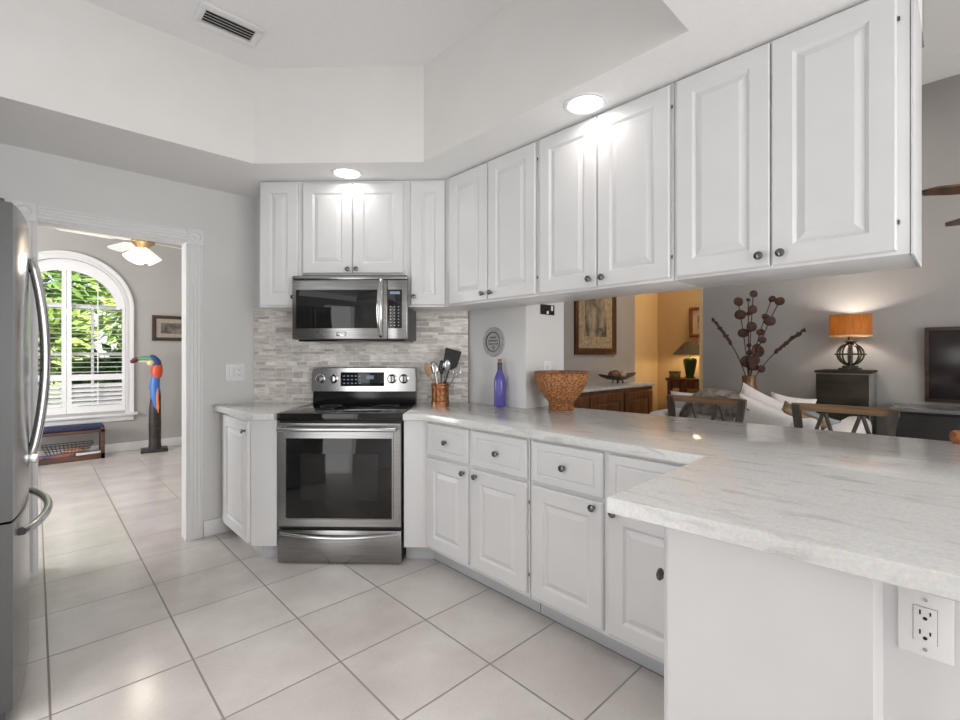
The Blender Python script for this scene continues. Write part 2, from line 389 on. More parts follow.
# --- wall cabinets on the range wall: local x along the wall, face at y=0
zb, zt = 1.577, ZS - 0.003
def wall_cab(name_label, loc, rz, w, z0, depth, doors, group='white wall cabinets'):
    c = thing('wall_cabinet', name_label, 'cabinet', loc, rz, group)
    mb = MB(); mb.box(0, w, 0, depth, z0, zt, 0.002); mb.build('body', 'cab', c)
    return c
FS = 3.08                                        # distance of the upper faces on the range wall
def at_range(t, s=FS): return (*ST(s, t), 0)
c = wall_cab('narrow white wall cabinet left of the microwave, one door', at_range(-1.546), -45, 0.285, zb, 0.328, 1)
door(c, 0.014, 0.250, zb + 0.012, 0.812, 0.24, zb + 0.065)
c = wall_cab('short white two-door wall cabinet directly above the microwave', at_range(-1.260), -45, 0.702, 1.790, 0.328, 2)
door(c, 0.012, 0.330, 1.80, 0.597, 0.316, 1.825); door(c, 0.348, 0.334, 1.80, 0.597, 0.374, 1.825)
# right of the microwave: runs into the corner
c = thing('wall_cabinet', 'narrow white wall cabinet right of the microwave, in the inside corner', 'cabinet', at_range(-0.557), -45, 'white wall cabinets')
mb = MB(); mb.prism([(0, 0), (0.249, 0), (0.273, -0.024), (0.503, 0.206), (0.385, 0.322), (0, 0.328)], zb, zt); mb.build('body', 'cab', c)
door(c, 0.028, 0.226, zb + 0.012, 0.812, 0.05, zb + 0.065)
# --- wall cabinets on the right-hand run: face X=1.96, local x towards -Y
def at_right(y, x=1.96): return (x, y, 0)
DH = 0.818
c = wall_cab('white two-door wall cabinet on the long run, the one nearest the inside corner', at_right(2.36), -90, 0.766, zb, 0.33, 2)
door(c, 0.035, 0.350, zb + 0.011, DH, 0.353, zb + 0.05); door(c, 0.391, 0.362, zb + 0.011, DH, 0.423, zb + 0.05, hinges=0.758)
c = wall_cab('white two-door wall cabinet in the middle of the long run, beside the ceiling light', at_right(1.592), -90, 0.730, zb, 0.33, 2)
door(c, 0.012, 0.350, zb + 0.011, DH, 0.328, zb + 0.05); door(c, 0.367, 0.350, zb + 0.011, DH, 0.400, zb + 0.05, hinges=0.722)
c = wall_cab('largest-looking white two-door wall cabinet at the open end of the long run', at_right(0.860), -90, 0.735, zb, 0.33, 2)
door(c, 0.014, 0.344, zb + 0.011, DH, 0.326, zb + 0.05); door(c, 0.363, 0.342, zb + 0.011, DH, 0.395, zb + 0.05, hinges=0.709)
mb = MB(); mb.box(0.7365, 0.744, -0.002, 0.336, zb - 0.003, zt, 0.001); mb.build('end_panel', 'cab', c)

# --- base cabinets on the right-hand run: face X=1.71
ztop = 0.868
def toe(parent, x0, x1, y=0.075): B(x0, x1, y, y + 0.02, 0.0, 0.10).build('toe_kick', 'toe', parent)
c = thing('base_cabinet', 'white two-door, two-drawer base cabinet nearest the range', 'cabinet', (1.71, 2.25, 0), -90, 'white base cabinets')
mb = MB()
def loc_r(p): return (2.25 - p[1], p[0] - 1.71)      # world -> local of this cabinet
poly = [(1.71, 1.445), (1.71, 2.25), (1.609, 2.351), (2.035, 2.777), (2.295, 2.522), (2.295, 1.445)]
mb.prism([loc_r(p) for p in poly], 0.10, ztop); mb.build('body', 'cab', c)
mb = MB(); pk = [(1.785, 1.445), (1.785, 2.281), (1.662, 2.404), (1.676, 2.418), (1.805, 2.289), (1.805, 1.445)]
mb.prism([loc_r(p) for p in pk], 0.0, 0.10); mb.build('toe_kick', 'toe', c)
def drawer(parent, x0, w, z0=0.668, h=0.188, kx=None):
    mb = MB(); drawer_front(mb, x0, w, z0, h); d = mb.build('drawer', 'cab', parent, 6); knob(d, kx if kx is not None else x0 + w / 2, z0 + h / 2); return d
drawer(c, 0.014, 0.366); drawer(c, 0.410, 0.386)
door(c, 0.014, 0.366, 0.122, 0.526, 0.350, 0.617); door(c, 0.410, 0.386, 0.122, 0.526, 0.450, 0.617, hinges=0.801)
c = thing('base_cabinet', 'white two-door base cabinet partly behind the peninsula', 'cabinet', (1.71, 1.44, 0), -90, 'white base cabinets')
B(0, 0.93, 0, 0.585, 0.10, ztop).build('body', 'cab', c); toe(c, 0, 0.93)
drawer(c, 0.018, 0.380, kx=0.206); drawer(c, 0.424, 0.38)
door(c, 0.018, 0.380, 0.122, 0.526, 0.357, 0.624); door(c, 0.424, 0.380, 0.122, 0.526, 0.454, 0.624)
# --- angled base cabinet left of the range (door faces the doorway)
c = thing('base_cabinet', 'small white base cabinet left of the range, its door facing the doorway', 'cabinet', (0.95, 3.65, 0), -90, 'white base cabinets')
def loc_l(p): return (3.65 - p[1], p[0] - 0.95)
poly = [(0.95, 3.64), (0.95, 3.010), (0.967, 2.993), (1.0607, 2.8991), (1.4885, 3.3270), (1.185, 3.63), (1.175, 3.64)]
MB().prism([loc_l(p) for p in poly], 0.10, ztop).build('body', 'cab', c)
pk = [(1.03, 3.64), (1.03, 3.03), (1.119, 2.941), (1.135, 2.957), (1.05, 3.042), (1.05, 3.64)]
MB().prism([loc_l(p) for p in pk], 0, 0.10).build('toe_kick', 'toe', c)
door(c, 0.125, 0.492, 0.112, 0.740, 0.585, 0.795)
# --- peninsula: cabinet with a side door, and the recessed outlet panel
c = thing('peninsula_cabinet', 'white peninsula cabinet end under the counter overhang', 'cabinet', (1.10, 0.50, 0), 180)
def loc_p(p): return (1.10 - p[0], 0.50 - p[1])
mb = MB(); mb.box(-0.60, 0, 0, 0.38, 0.0, ztop); mb.build('body', 'cab', c)
MB().box(-1.19, -0.15, 0.3795, 1.70, 0.0, ztop).build('outlet_panel', 'cab', c)
mb = MB(); raised(mb, -0.50, 0.48, 0.12, 0.735); d = mb.build('side_door', 'cab', c, 6); knob(d, -0.05, 0.705)
# --- countertops
def slab(poly, z0, z1):
    mb = MB(); n = len(poly); e = 0.006
    cx = sum(p[0] for p in poly) / n; cy = sum(p[1] for p in poly) / n
    def inset(d):
        out = []
        for i in range(n):
            p0, p1, p2 = Vector(poly[i - 1]), Vector(poly[i]), Vector(poly[(i + 1) % n])
            a, b = (p1 - p0).normalized(), (p2 - p1).normalized()
            na, nb = Vector((-a.y, a.x)), Vector((-b.y, b.x)); m = na + nb; k = d / max(0.3, (1 + na.dot(nb)))
            out.append(p1 + m * k)
        return out
    area = sum(poly[i][0] * poly[(i + 1) % n][1] - poly[(i + 1) % n][0] * poly[i][1] for i in range(n))
    sg = 1 if area > 0 else -1
    rg = []
    for d, z in ((0.002, z0), (0, z0 + 0.002), (0, z1 - 0.004), (0.0012, z1 - 0.0012), (0.004, z1)):
        rg.append([(p.x, p.y, z) for p in inset(d * sg)])
    mb.rings(rg); return mb
pr = [ST(2.76, -0.524), (1.675, 2.229), (1.688, 0.632), (1.030, 0.622), (1.137, -1.20), (2.78, -1.20), (2.697, 0.02), (2.585, 1.994), (2.318, 1.994), (2.318, 2.495), ST(3.404, -0.524)]
tag(slab(pr, 0.870, 0.910).build('countertop', 'quartz', None, 30), 'long pale grey quartz countertop running from the range along the bar to the peninsula', 'countertop', 'quartz countertops')
pl = [(0.897, 3.652), (0.942, 2.952), ST(2.76, -1.300), ST(3.404, -1.300), (1.166, 3.646), (1.16, 3.652)]
tag(slab(pl, 0.870, 0.910).build('countertop', 'quartz', None, 30), 'short pale grey quartz countertop left of the range', 'countertop', 'quartz countertops')

# ------------------------------------------------------------------ range
r = thing('range', 'stainless steel electric range with black glass cooktop', 'oven', (*ST(2.785, -0.914), 0), -45)
B(-0.375, 0.375, 0.035, 0.62, 0.0, 0.885, 0.003).build('body', 'dark', r)
mb = MB(); mb.box(-0.378, 0.378, 0.0, 0.58, 0.862, 0.908, 0.006)
ct = mb.build('cooktop', 'glassblk', r)
for x, y, rad in ((-0.19, 0.16, 0.10), (0.19, 0.16, 0.115), (-0.19, 0.42, 0.075), (0.19, 0.42, 0.09)):
    MB().lathe([(rad - 0.003, 0.9082), (rad - 0.003, 0.9088), (rad, 0.9088), (rad, 0.9082)], 40, (x, y, 0), caps=False).build('burner_ring', 'dark', ct)
od = MB(); od.rings([[(x * 0.375 + i * -x, y, z0 + (i if z0 < 0.5 else -i)) for x, z0 in ((-1, 0.222), (1, 0.222), (1, 0.85), (-1, 0.85))] for i, y in ((0, 0.034), (0, 0.004), (0.004, 0.0), (0.046, 0.0), (0.049, 0.003))])
od = od.build('oven_door', 'steel', r)
mb = MB(); mb.box(-0.322, 0.318, -0.0015, 0.004, 0.275, 0.757, 0.001); wn = mb.build('window', 'glassblk', od)
# a paler inner window with rack lines behind the glass
M['innerglass'] = mat('oven_interior_glass', (0.022, 0.021, 0.02), 0.06)
B(-0.235, 0.235, -0.0022, 0.0, 0.385, 0.665, 0.0005).build('inner_pane', 'innerglass', wn)
mb = MB(); mb.tube([(-0.352 + 0.704 * k / 20, -0.05, 0.818) for k in range(21)], 0.0135, 14)
for x in (-0.34, 0.34): mb.box(x - 0.012, x + 0.012, -0.048, 0.002, 0.806, 0.830, 0.003)
mb.build('handle', 'chrome', od)
mb = MB(); mb.box(-0.375, 0.375, 0.0, 0.034, 0.006, 0.203, 0.004); dr = mb.build('drawer', 'steel', r)
hp = [(-0.355 + 0.71 * k / 24, -0.012 - 0.016 * math.sin(math.pi * k / 24), 0.186 - 0.020 * math.sin(math.pi * k / 24)) for k in range(25)]
MB().tube(hp, 0.010, 10).build('handle', 'chrome', dr)
# backguard
mb = MB(); mb.box(-0.372, 0.372, 0.552, 0.622, 0.905, 1.005, 0.004); bgk = mb.build('backguard', 'black', r)
mb = MB()
mb.rings([[(-0.378 + i, y, 0.998), (0.378 - i, y, 0.998), (0.378 - i, y, 1.10), (0.372 - i, y, 1.168 - i), (-0.368 + i, y, 1.168 - i), (-0.378 + i, y, 1.11)] for i, y in ((0, 0.624), (0, 0.545), (0.004, 0.54))])
cp = mb.build('control_panel', 'chrome', r)
mb = MB(); mb.box(-0.165, 0.148, 0.534, 0.541, 1.035, 1.135, 0.002); dp = mb.build('display', 'glassblk', cp)
for i in range(5):
    for j in range(3): B(-0.145 + i * 0.028, -0.131 + i * 0.028, 0.5332, 0.5342, 1.052 + j * 0.026, 1.060 + j * 0.026).build('key', 'ledlit', cp)
B(0.02, 0.075, 0.5332, 0.5342, 1.085, 1.112).build('clock_digits', 'ledlit', cp)
for x in (-0.312, -0.218, 0.205, 0.291):
    mb = MB(); mb.lathe([(0.034, 0.541), (0.034, 0.536), (0.027, 0.533), (0.026, 0.516), (0.022, 0.511), (0, 0.510)], 28, (x, 0, 1.088), 'y')
    k = mb.build('control_knob', 'chrome', cp); mb = MB(); mb.box(x - 0.004, x + 0.004, 0.503, 0.514, 1.064, 1.112, 0.002); mb.build('grip', 'dark', k)

# ------------------------------------------------------------------ microwave
m_ = thing('microwave', 'stainless steel over-the-range microwave under the short cabinet', 'microwave', (*ST(3.0, -0.918), 0), -45); m_.scale = (0.98, 1, 1)
z0, z1 = 1.360, 1.774
B(-0.382, 0.378, 0.036, 0.406, z0, z1, 0.003).build('body', 'dark', m_)
B(-0.382, 0.384, -0.002, 0.036, z1 - 0.026, z1, 0.006).build('top_vent', 'steel', m_)
mb = MB(); mb.box(-0.382, 0.250, 0.0, 0.036, z0 + 0.003, z1 - 0.029, 0.004); dr = mb.build('door', 'steel', m_)
mb = MB(); mb.box(-0.356, 0.186, -0.0015, 0.01, z0 + 0.072, z1 - 0.092, 0.001); mb.build('window', 'glassblk', dr)
hp = [(0.214, -0.006 - 0.045 * math.sin(math.pi * k / 24) ** 0.6, z0 + 0.018 + 0.365 * k / 24) for k in range(25)]
MB().tube(hp, [0.016 + 0.006 * math.sin(math.pi * k / 24) for k in range(25)], 12, 0.7).build('handle', 'chrome', dr)
mb = MB(); mb.box(-0.085, -0.020, -0.003, 0.002, z0 + 0.022, z0 + 0.050, 0.001); mb.mi = 1; mb.box(-0.077, -0.028, -0.0035, -0.002, z0 + 0.029, z0 + 0.044)
mb.build('badge', ['chrome', 'steel'], dr)
mb = MB(); mb.box(0.252, 0.384, 0.0, 0.036, z0 + 0.003, z1 - 0.029, 0.004); cp = mb.build('control_panel', 'steel', m_)
mb = MB(); mb.box(0.258, 0.350, -0.0015, 0.01, z0 + 0.072, z1 - 0.092, 0.001); kp = mb.build('keypad', 'glassblk', cp)
for i in range(3):
    for j in range(7): B(0.272 + i * 0.026, 0.279 + i * 0.026, -0.0024, -0.001, z0 + 0.089 + j * 0.020, z0 + 0.0925 + j * 0.020).build('key', 'plate', cp)
B(0.270, 0.336, -0.0024, -0.001, z1 - 0.122, z1 - 0.104).build('clock_display', 'ledlit', cp)
mb = MB(); mb.box(-0.36, 0.36, 0.05, 0.38, z0 - 0.012, z0 + 0.001, 0.003); mb.build('vent_grille', 'black', m_)

# ------------------------------------------------------------------ refrigerator (faces +X)
f = thing('refrigerator', 'stainless steel French-door refrigerator at the left edge with curved bar handles', 'refrigerator', (-0.055, 2.235, 0), 90)
FW = 0.90
B(0.005, FW - 0.005, 0.075, 0.78, 0.02, 1.765, 0.004).build('body', 'dark', f)
def bow(x): return -0.036 * (1 - (2 * x / FW - 1) ** 2) ** 0.8 if 0 < x < FW else 0.0
def fr_door(x0, x1, z0, z1, name):
    mb = MB(); n = 14; xs = [x0 + (x1 - x0) * k / n for k in range(n + 1)]
    ring = lambda z, e: [(x, bow(x) + e, z) for x in xs] + [(x1, 0.07, z), (x0, 0.07, z)]
    mb.rings([ring(z0, 0.004), ring(z0 + 0.004, 0), ring(z1 - 0.004, 0), ring(z1, 0.004)])
    for fc in mb.bm.faces:
        fc.normal_update()
        if abs(fc.normal.x) > 0.9: fc.material_index = 1
    return mb.build(name, ['steel2', 'fridge_side'], f)
dl = fr_door(0, 0.448, 0.70, 1.778, 'door'); dr = fr_door(0.452, FW, 0.70, 1.778, 'door'); fz = fr_door(0, FW, 0.06, 0.692, 'freezer_drawer')
B(0.02, FW - 0.02, 0.02, 0.075, 0.0, 0.055).build('base_grille', 'dark', f)
def bar(x, par):
    y0 = bow(x)
    pts = [(x, y0 + 0.004, 0.86)] + [(x, y0 - 0.006 - 0.044 * math.sin(math.pi * (k / 20)) ** 0.75, 0.85 + 0.80 * k / 20) for k in range(21)] + [(x, y0 + 0.004, 1.642)]
    mb = MB().tube(pts, 0.0165, 14)
    for z in (0.842,): mb.box(x - 0.016, x + 0.016, y0 - 0.030, y0 + 0.004, z - 0.02, z + 0.02, 0.006)
    mb.build('handle', 'chrome', par)
bar(0.405, dl); bar(0.495, dr)
pts = [(0.10 + 0.70 * k / 24, bow(0.10 + 0.70 * k / 24) - 0.004 - 0.055 * math.sin(math.pi * k / 24) ** 0.6, 0.632) for k in range(25)]
MB().tube(pts, 0.0145, 12).build('handle', 'chrome', fz)
for x, p in ((0.035, dl), (FW - 0.035, dr)): B(x - 0.03, x + 0.03, 0.02, 0.13, 1.766, 1.79, 0.004).build('hinge_cover', 'dark', p)

# ------------------------------------------------------------------ ceiling fittings
def can_light(x, y, z, label, energy=22):
    t = thing('recessed_light', label, 'ceiling light', (x, y, z), 0, 'recessed ceiling lights')
    mb = MB(); mb.lathe([(0.078, 0.0), (0.078, -0.003), (0.083, -0.007), (0.096, -0.006), (0.099, -0.001), (0.099, 0.0)], 40, caps=False); mb.build('trim_ring', 'trim', t)
    MB().lathe([(0.079, -0.0005), (0.079, -0.004), (0.05, -0.006), (0, -0.0065)], 40).build('lens', 'lens', t)
    l = lamp('recessed_lamp', 'AREA', (x, y, z - 0.012), energy, (1, 0.96, 0.9), (0, 0, 0), shape='DISK', size=0.13, spread=R(165))
can_light(1.440, 2.737, ZS, 'round recessed ceiling light above the microwave', 0.7)
can_light(1.837, 1.222, ZS, 'round recessed ceiling light beside the long run of wall cabinets', 0.7)
# added unseen downlights that fill the kitchen, above and behind the camera
for x, y, z in ((-0.3, 1.9, ZC), (0.8, 1.3, ZC), (0.1, 1.0, ZC), (0.3, -2.0, ZS)):
    lamp('kitchen_fill_light', 'AREA', (x, y, z - 0.012), 2.3, (1, 0.97, 0.93), (0, 0, 0), shape='DISK', size=0.7, spread=R(85))
t = thing('air_vent', 'white rectangular air vent with dark louvres in the raised ceiling', 'vent', (0.738, 2.69, ZC))
mb = MB()
for x0, x1, y0, y1 in ((-0.15, 0.15, 0.060, 0.10), (-0.15, 0.15, -0.10, -0.060), (-0.15, -0.118, -0.06, 0.06), (0.118, 0.15, -0.06, 0.06)): mb.box(x0, x1, y0, y1, -0.014, 0, 0.004)
mb.build('frame', 'trim', t)
B(-0.118, 0.118, -0.06, 0.06, -0.002, 0).build('duct', 'hole', t)
for k in range(5):
    mb = MB(); mb.T = Matrix.Translation((0, -0.048 + k * 0.024, -0.006)) @ Matrix.Rotation(R(35), 4, 'X'); mb.box(-0.118, 0.118, -0.008, 0.008, -0.001, 0.001); mb.build('slat', 'trim', t)

# ------------------------------------------------------------------ outlets and plates
def receptacle(mb, cx, cz, y):
    for dz in (-0.019, 0.019):
        mb.box(cx - 0.0085, cx - 0.006, y - 0.0005, y + 0.001, cz + dz, cz + dz + 0.009)
        mb.box(cx + 0.006, cx + 0.0085, y - 0.0005, y + 0.001, cz + dz + 0.001, cz + dz + 0.008)
        mb.lathe([(0.0034, y - 0.0005), (0.0034, y + 0.001)], 12, (cx, 0, cz + dz - 0.006), 'y')
def plate(name, label, loc, rz, gangs=('outlet',), w1=0.079, h=0.124):
    w = w1 + 0.046 * (len(gangs) - 1)
    t = thing(name, label, 'outlet', loc, rz, 'white wall plates')
    MB().box(-w / 2, w / 2, -0.006, 0, -h / 2, h / 2, 0.0025).build('cover_plate', 'plate', t)
    for i, g in enumerate(gangs):
        cx = (i - (len(gangs) - 1) / 2) * 0.046
        ins = MB().box(cx - 0.0168, cx + 0.0168, -0.0085, -0.004, -0.0335, 0.0335, 0.001).build('receptacle' if g == 'outlet' else 'rocker_switch', 'plate', t)
        fr = MB()
        for a in ((-0.0174, -0.0166, -0.034, 0.034), (0.0166, 0.0174, -0.034, 0.034), (-0.0174, 0.0174, 0.0333, 0.034), (-0.0174, 0.0174, -0.034, -0.0333)): fr.box(cx + a[0], cx + a[1], -0.0064, -0.005, a[2], a[3])
        fr.build('gap', 'hole', ins)
        if g == 'outlet':
            sl = MB(); receptacle(sl, cx, 0, -0.0086); sl.build('slots', 'hole', ins)
        for dz in (-0.048, 0.048):
            MB().lathe([(0.0034, -0.006), (0.0034, -0.0072), (0, -0.0076)], 12, (cx, 0, dz), 'y').build('screw', 'chrome', t)
plate('wall_outlet', 'white outlet plate on the peninsula panel under the counter overhang', (1.2495, 0.058, 0.742), -90)
plate('wall_outlet', 'white double plate with switch and outlet on the wall beside the doorway', (1.045, 3.6595, 1.133), 0, ('switch', 'outlet'))
plate('wall_outlet', 'white outlet plate on the pillar, half behind the woven basket', (2.545, 1.9995, 1.155), 0)
t = thing('wall_plate', 'small dark bronze switch plate high on the pillar under the cabinets', 'switch', (2.545, 1.9995, 1.570), 0)
M['bronze'] = mat('dark_bronze', (0.05, 0.035, 0.028), 0.18, 0.6)
MB().box(-0.075, 0.075, -0.006, 0, -0.034, 0.034, 0.002).build('cover_plate', 'bronze', t)
MB().box(0.036, 0.056, -0.009, -0.005, -0.006, 0.028, 0.001).build('toggle', 'plate', t)
MB().lathe([(0.011, -0.005), (0.011, -0.009), (0, -0.010)], 16, (-0.004, 0, -0.020), 'y').build('button', 'plate', t)

# ------------------------------------------------------------------ things on the counters
# copper utensil crock and its utensils
kx, ky = ST(3.265, -0.355)
CT = 0.910
M['copper'] = noisy('hammered_copper', (0.26, 0.10, 0.045), (0.46, 0.21, 0.10), (60, 60, 40), 0.3, 0.9, bump=0.4)
t = thing('utensil_crock', 'round copper utensil crock on the counter right of the range', 'crock', (kx, ky, CT))
MB().lathe([(0.0, 0.006), (0.058, 0.006), (0.058, 0.150), (0.061, 0.152), (0.063, 0.150), (0.062, 0.135), (0.0605, 0.13), (0.0605, 0.03), (0.064, 0.026), (0.064, 0.0), (0.0, 0.0)], 36).build('body', 'copper', t)
MB().lathe([(0.0600, 0.122), (0.0635, 0.124), (0.0635, 0.132), (0.0600, 0.134)], 36, caps=False).build('band', 'copper', t)
M['nylon'] = mat('black_nylon', (0.012, 0.012, 0.012), 0.6)
M['woodlt'] = wood('pale_wood', (0.34, 0.20, 0.10), (0.46, 0.29, 0.15), 'z')
def utensil(name, label, dt, ds, lean_t, lean_s, length, head, hm, sm='chrome', roll=0):
    """stands in the crock; local z is the shaft"""
    o = thing(name, label, 'utensil', (kx + (dt * Q + ds * Q), ky + (-dt * Q + ds * Q), CT + 0.010), 0, 'kitchen utensils in the crock')
    o.rotation_euler = (Matrix.Rotation(R(-45), 4, 'Z') @ Matrix.Rotation(R(lean_t), 4, 'Y') @ Matrix.Rotation(R(lean_s), 4, 'X') @ Matrix.Rotation(R(roll), 4, 'Z')).to_euler()
    MB().tube([(0, 0, 0), (0, 0, length * 0.5), (0, 0, length - 0.06)], [0.0055, 0.005, 0.006], 8).build('handle', sm, o)
    mb = MB(); head(mb, length - 0.07); mb.build('head', hm, o); return o
def spoon_head(a, b, t): return lambda mb, z: mb.blob((0, 0, z + b), (a, t, b), 16, 10)
def turner_head(w, h): return lambda mb, z: mb.rings([[(-w * k, -0.0025 + y, z + zz), (w * k, -0.0025 + y, z + zz), (w * k, 0.0025 + y, z + zz), (-w * k, 0.0025 + y, z + zz)] for zz, k, y in ((0, 0.3, 0), (0.02, 0.75, 0), (0.035, 0.95, 0), (h * 0.7, 1.05, 0.006), (h - 0.006, 1.1, 0.010), (h, 1.03, 0.011))])
def whisk_head(mb, z):
    for k in range(5):
        a = math.pi * k / 5
        mb.tube([(0.026 * math.sin(math.pi * i / 14) * math.cos(a) * (1 if i <= 14 else 1), 0.026 * math.sin(math.pi * i / 14) * math.sin(a), z + 0.10 * i / 14) for i in range(15)], 0.0012, 5)
        mb.tube([(-0.026 * math.sin(math.pi * i / 14) * math.cos(a), -0.026 * math.sin(math.pi * i / 14) * math.sin(a), z + 0.10 * i / 14) for i in range(15)], 0.0012, 5)
utensil('wooden_spoon', 'pale wooden spoon leaning furthest left in the copper crock', 0.006, 0.0, -21, 4, 0.275, spoon_head(0.024, 0.050, 0.008), 'woodlt', 'woodlt')
utensil('slotted_spoon', 'steel serving spoon leaning left in the copper crock', 0.004, -0.02, -11, -6, 0.28, spoon_head(0.030, 0.046, 0.008), 'chrome', 'chrome')
utensil('serving_fork', 'dark-handled utensil standing upright in the middle of the copper crock', 0.0, 0.01, 2, 2, 0.27, spoon_head(0.019, 0.052, 0.008), 'black', 'dark')
utensil('ladle', 'steel ladle leaning right behind the black spatula', 0.004, 0.016, 9, 8, 0.30, spoon_head(0.027, 0.042, 0.012), 'chrome', 'chrome')
utensil('spatula', 'wide black spatula leaning right in the copper crock', 0.0, -0.012, 14, -5, 0.315, turner_head(0.055, 0.145), 'nylon', 'nylon', roll=18)
utensil('whisk', 'thin wire whisk leaning furthest right in the copper crock', -0.004, 0.006, 29, 5, 0.27, whisk_head, 'chrome', 'chrome')
# blue bottle
M['blueglass'] = mat('cobalt_glass', (0.10, 0.085, 0.36), 0.08, 0.0)
M['foil'] = mat('dark_foil', (0.03, 0.025, 0.07), 0.3)
M['cork'] = noisy('cork', (0.30, 0.13, 0.07), (0.42, 0.22, 0.12), (200, 200, 200), 0.8)
t = thing('bottle', 'tall cobalt blue corked bottle on the counter below the round plaque', 'bottle', (2.262, 2.178, CT))
MB().lathe([(0, 0.004), (0.030, 0.0), (0.0385, 0.004), (0.040, 0.012), (0.040, 0.168), (0.038, 0.186), (0.030, 0.212), (0.0205, 0.236), (0.0165, 0.252), (0.0155, 0.262), (0.0145, 0.296), (0.0, 0.296)], 36).build('body', 'blueglass', t)
MB().lathe([(0.0158, 0.236), (0.0178, 0.25), (0.0168, 0.262), (0.0160, 0.285), (0.0180, 0.287), (0.0180, 0.297), (0.0, 0.298)], 28).build('neck_foil', 'foil', t)
MB().lathe([(0.0115, 0.29), (0.013, 0.297), (0.0145, 0.320), (0.012, 0.323), (0, 0.323)], 20).build('cork', 'cork', t)
# round plaque with a raised ring and lettering-like strokes
M['plaque'] = noisy('pewter_grey', (0.36, 0.355, 0.35), (0.46, 0.455, 0.45), (40, 40, 40), 0.5)
t = thing('wall_plaque', 'round grey plaque with raised rim hanging above the blue bottle', 'wall decoration', (2.3215, 2.290, 1.350), -90)
MB().lathe([(0.103, 0.0), (0.103, -0.008), (0.099, -0.012), (0.094, -0.009), (0.076, -0.009), (0.072, -0.013), (0.066, -0.013), (0.063, -0.008), (0.0, -0.008)], 48, axis='y').build('disc', 'plaque', t)
MB().lathe([(0.064, -0.008), (0.0645, -0.014), (0.070, -0.0142), (0.0705, -0.008)], 48, axis='y', caps=False).build('inner_ring', 'dark', t)
mb = MB()
for z, w_ in ((0.030, 0.034), (0.008, 0.050), (-0.014, 0.048)):
    x = -w_
    while x < w_ - 0.008:
        l = random.uniform(0.006, 0.014); mb.tube([(x, -0.009, z - 0.005), (x + l * 0.4, -0.009, z + 0.006), (x + l, -0.009, z - 0.004)], 0.0018, 6); x += l + 0.004
mb.tube([(0, -0.009, -0.052), (-0.014, -0.009, -0.036), (-0.007, -0.009, -0.030), (0, -0.009, -0.036), (0.007, -0.009, -0.030), (0.014, -0.009, -0.036), (0, -0.009, -0.052)], 0.002, 6)
mb.build('raised_script', 'dark', t)
# woven basket
def weave():
    m = mat('woven_rattan', (0.36, 0.15, 0.05), 0.6)
    wv = N(m, 'ShaderNodeTexNoise'); wv.inputs['Scale'].default_value = 1; wv.inputs['Detail'].default_value = 2
    LK(m, coords(m, (75, 75, 130)), wv.inputs['Vector'])
    r_ = N(m, 'ShaderNodeValToRGB'); r_.color_ramp.elements[0].color = (0.14, 0.045, 0.013, 1); r_.color_ramp.elements[1].color = (0.54, 0.25, 0.09, 1)
    r_.color_ramp.elements[0].position = 0.36; r_.color_ramp.elements[1].position = 0.66
    LK(m, wv.outputs['Fac'], r_.inputs['Fac']); LK(m, r_.outputs['Color'], BS(m).inputs['Base Color']); return m
M['rattan'] = weave()
M['rattan2'] = wood('rattan_rim', (0.16, 0.06, 0.02), (0.30, 0.13, 0.05), 'z')
t = thing('woven_basket', 'footed brown woven basket bowl on the counter by the pillar', 'basket', (2.435, 1.800, CT))
n = 96; rg = []
BP = [(0.075, 0.0), (0.077, 0.012), (0.076, 0.03), (0.076, 0.046), (0.086, 0.060), (0.106, 0.084), (0.126, 0.110), (0.143, 0.140), (0.156, 0.170), (0.164, 0.200), (0.169, 0.224), (0.170, 0.240)]
for i in range(34):
    u = i / 33 * (len(BP) - 1); a = min(int(u), len(BP) - 2); fr = u - a
    rr = BP[a][0] * (1 - fr) + BP[a + 1][0] * fr; zz = BP[a][1] * (1 - fr) + BP[a + 1][1] * fr
    rg.append([((rr + 0.0035 * math.cos(math.pi * (k / 2 + i))) * math.cos(2 * math.pi * k / n), (rr + 0.0035 * math.cos(math.pi * (k / 2 + i))) * math.sin(2 * math.pi * k / n), zz) for k in range(n)])
inner = [[(rr * math.cos(2 * math.pi * k / n), rr * math.sin(2 * math.pi * k / n), zz) for k in range(n)] for rr, zz in ((0.162, 0.240), (0.156, 0.20), (0.134, 0.145), (0.09, 0.095), (0.02, 0.088))]
MB().rings(rg + inner).build('bowl', 'rattan', t, 60)
mb = MB()
for zz, rr in ((0.240, 0.168), (0.004, 0.076), (0.050, 0.077)): mb.tube([(rr * math.cos(2 * math.pi * k / 48), rr * math.sin(2 * math.pi * k / 48), zz) for k in range(49)], 0.006, 8)
mb.build('rim', 'rattan2', t)
# small amber glass at the right end of the bar
M['amber'] = noisy('amber_glass', (0.26, 0.09, 0.03), (0.40, 0.16, 0.06), (60, 60, 60), 0.15)
tag(put(MB().lathe([(0, 0), (0.018, 0), (0.027, 0.012), (0.030, 0.028), (0.025, 0.044), (0.017, 0.050), (0.014, 0.047), (0.02, 0.03), (0, 0.012)], 28).build('votive', 'amber'), (2.655, 0.025, CT)), 'small amber glass votive at the far right edge of the bar counter', 'candle holder')

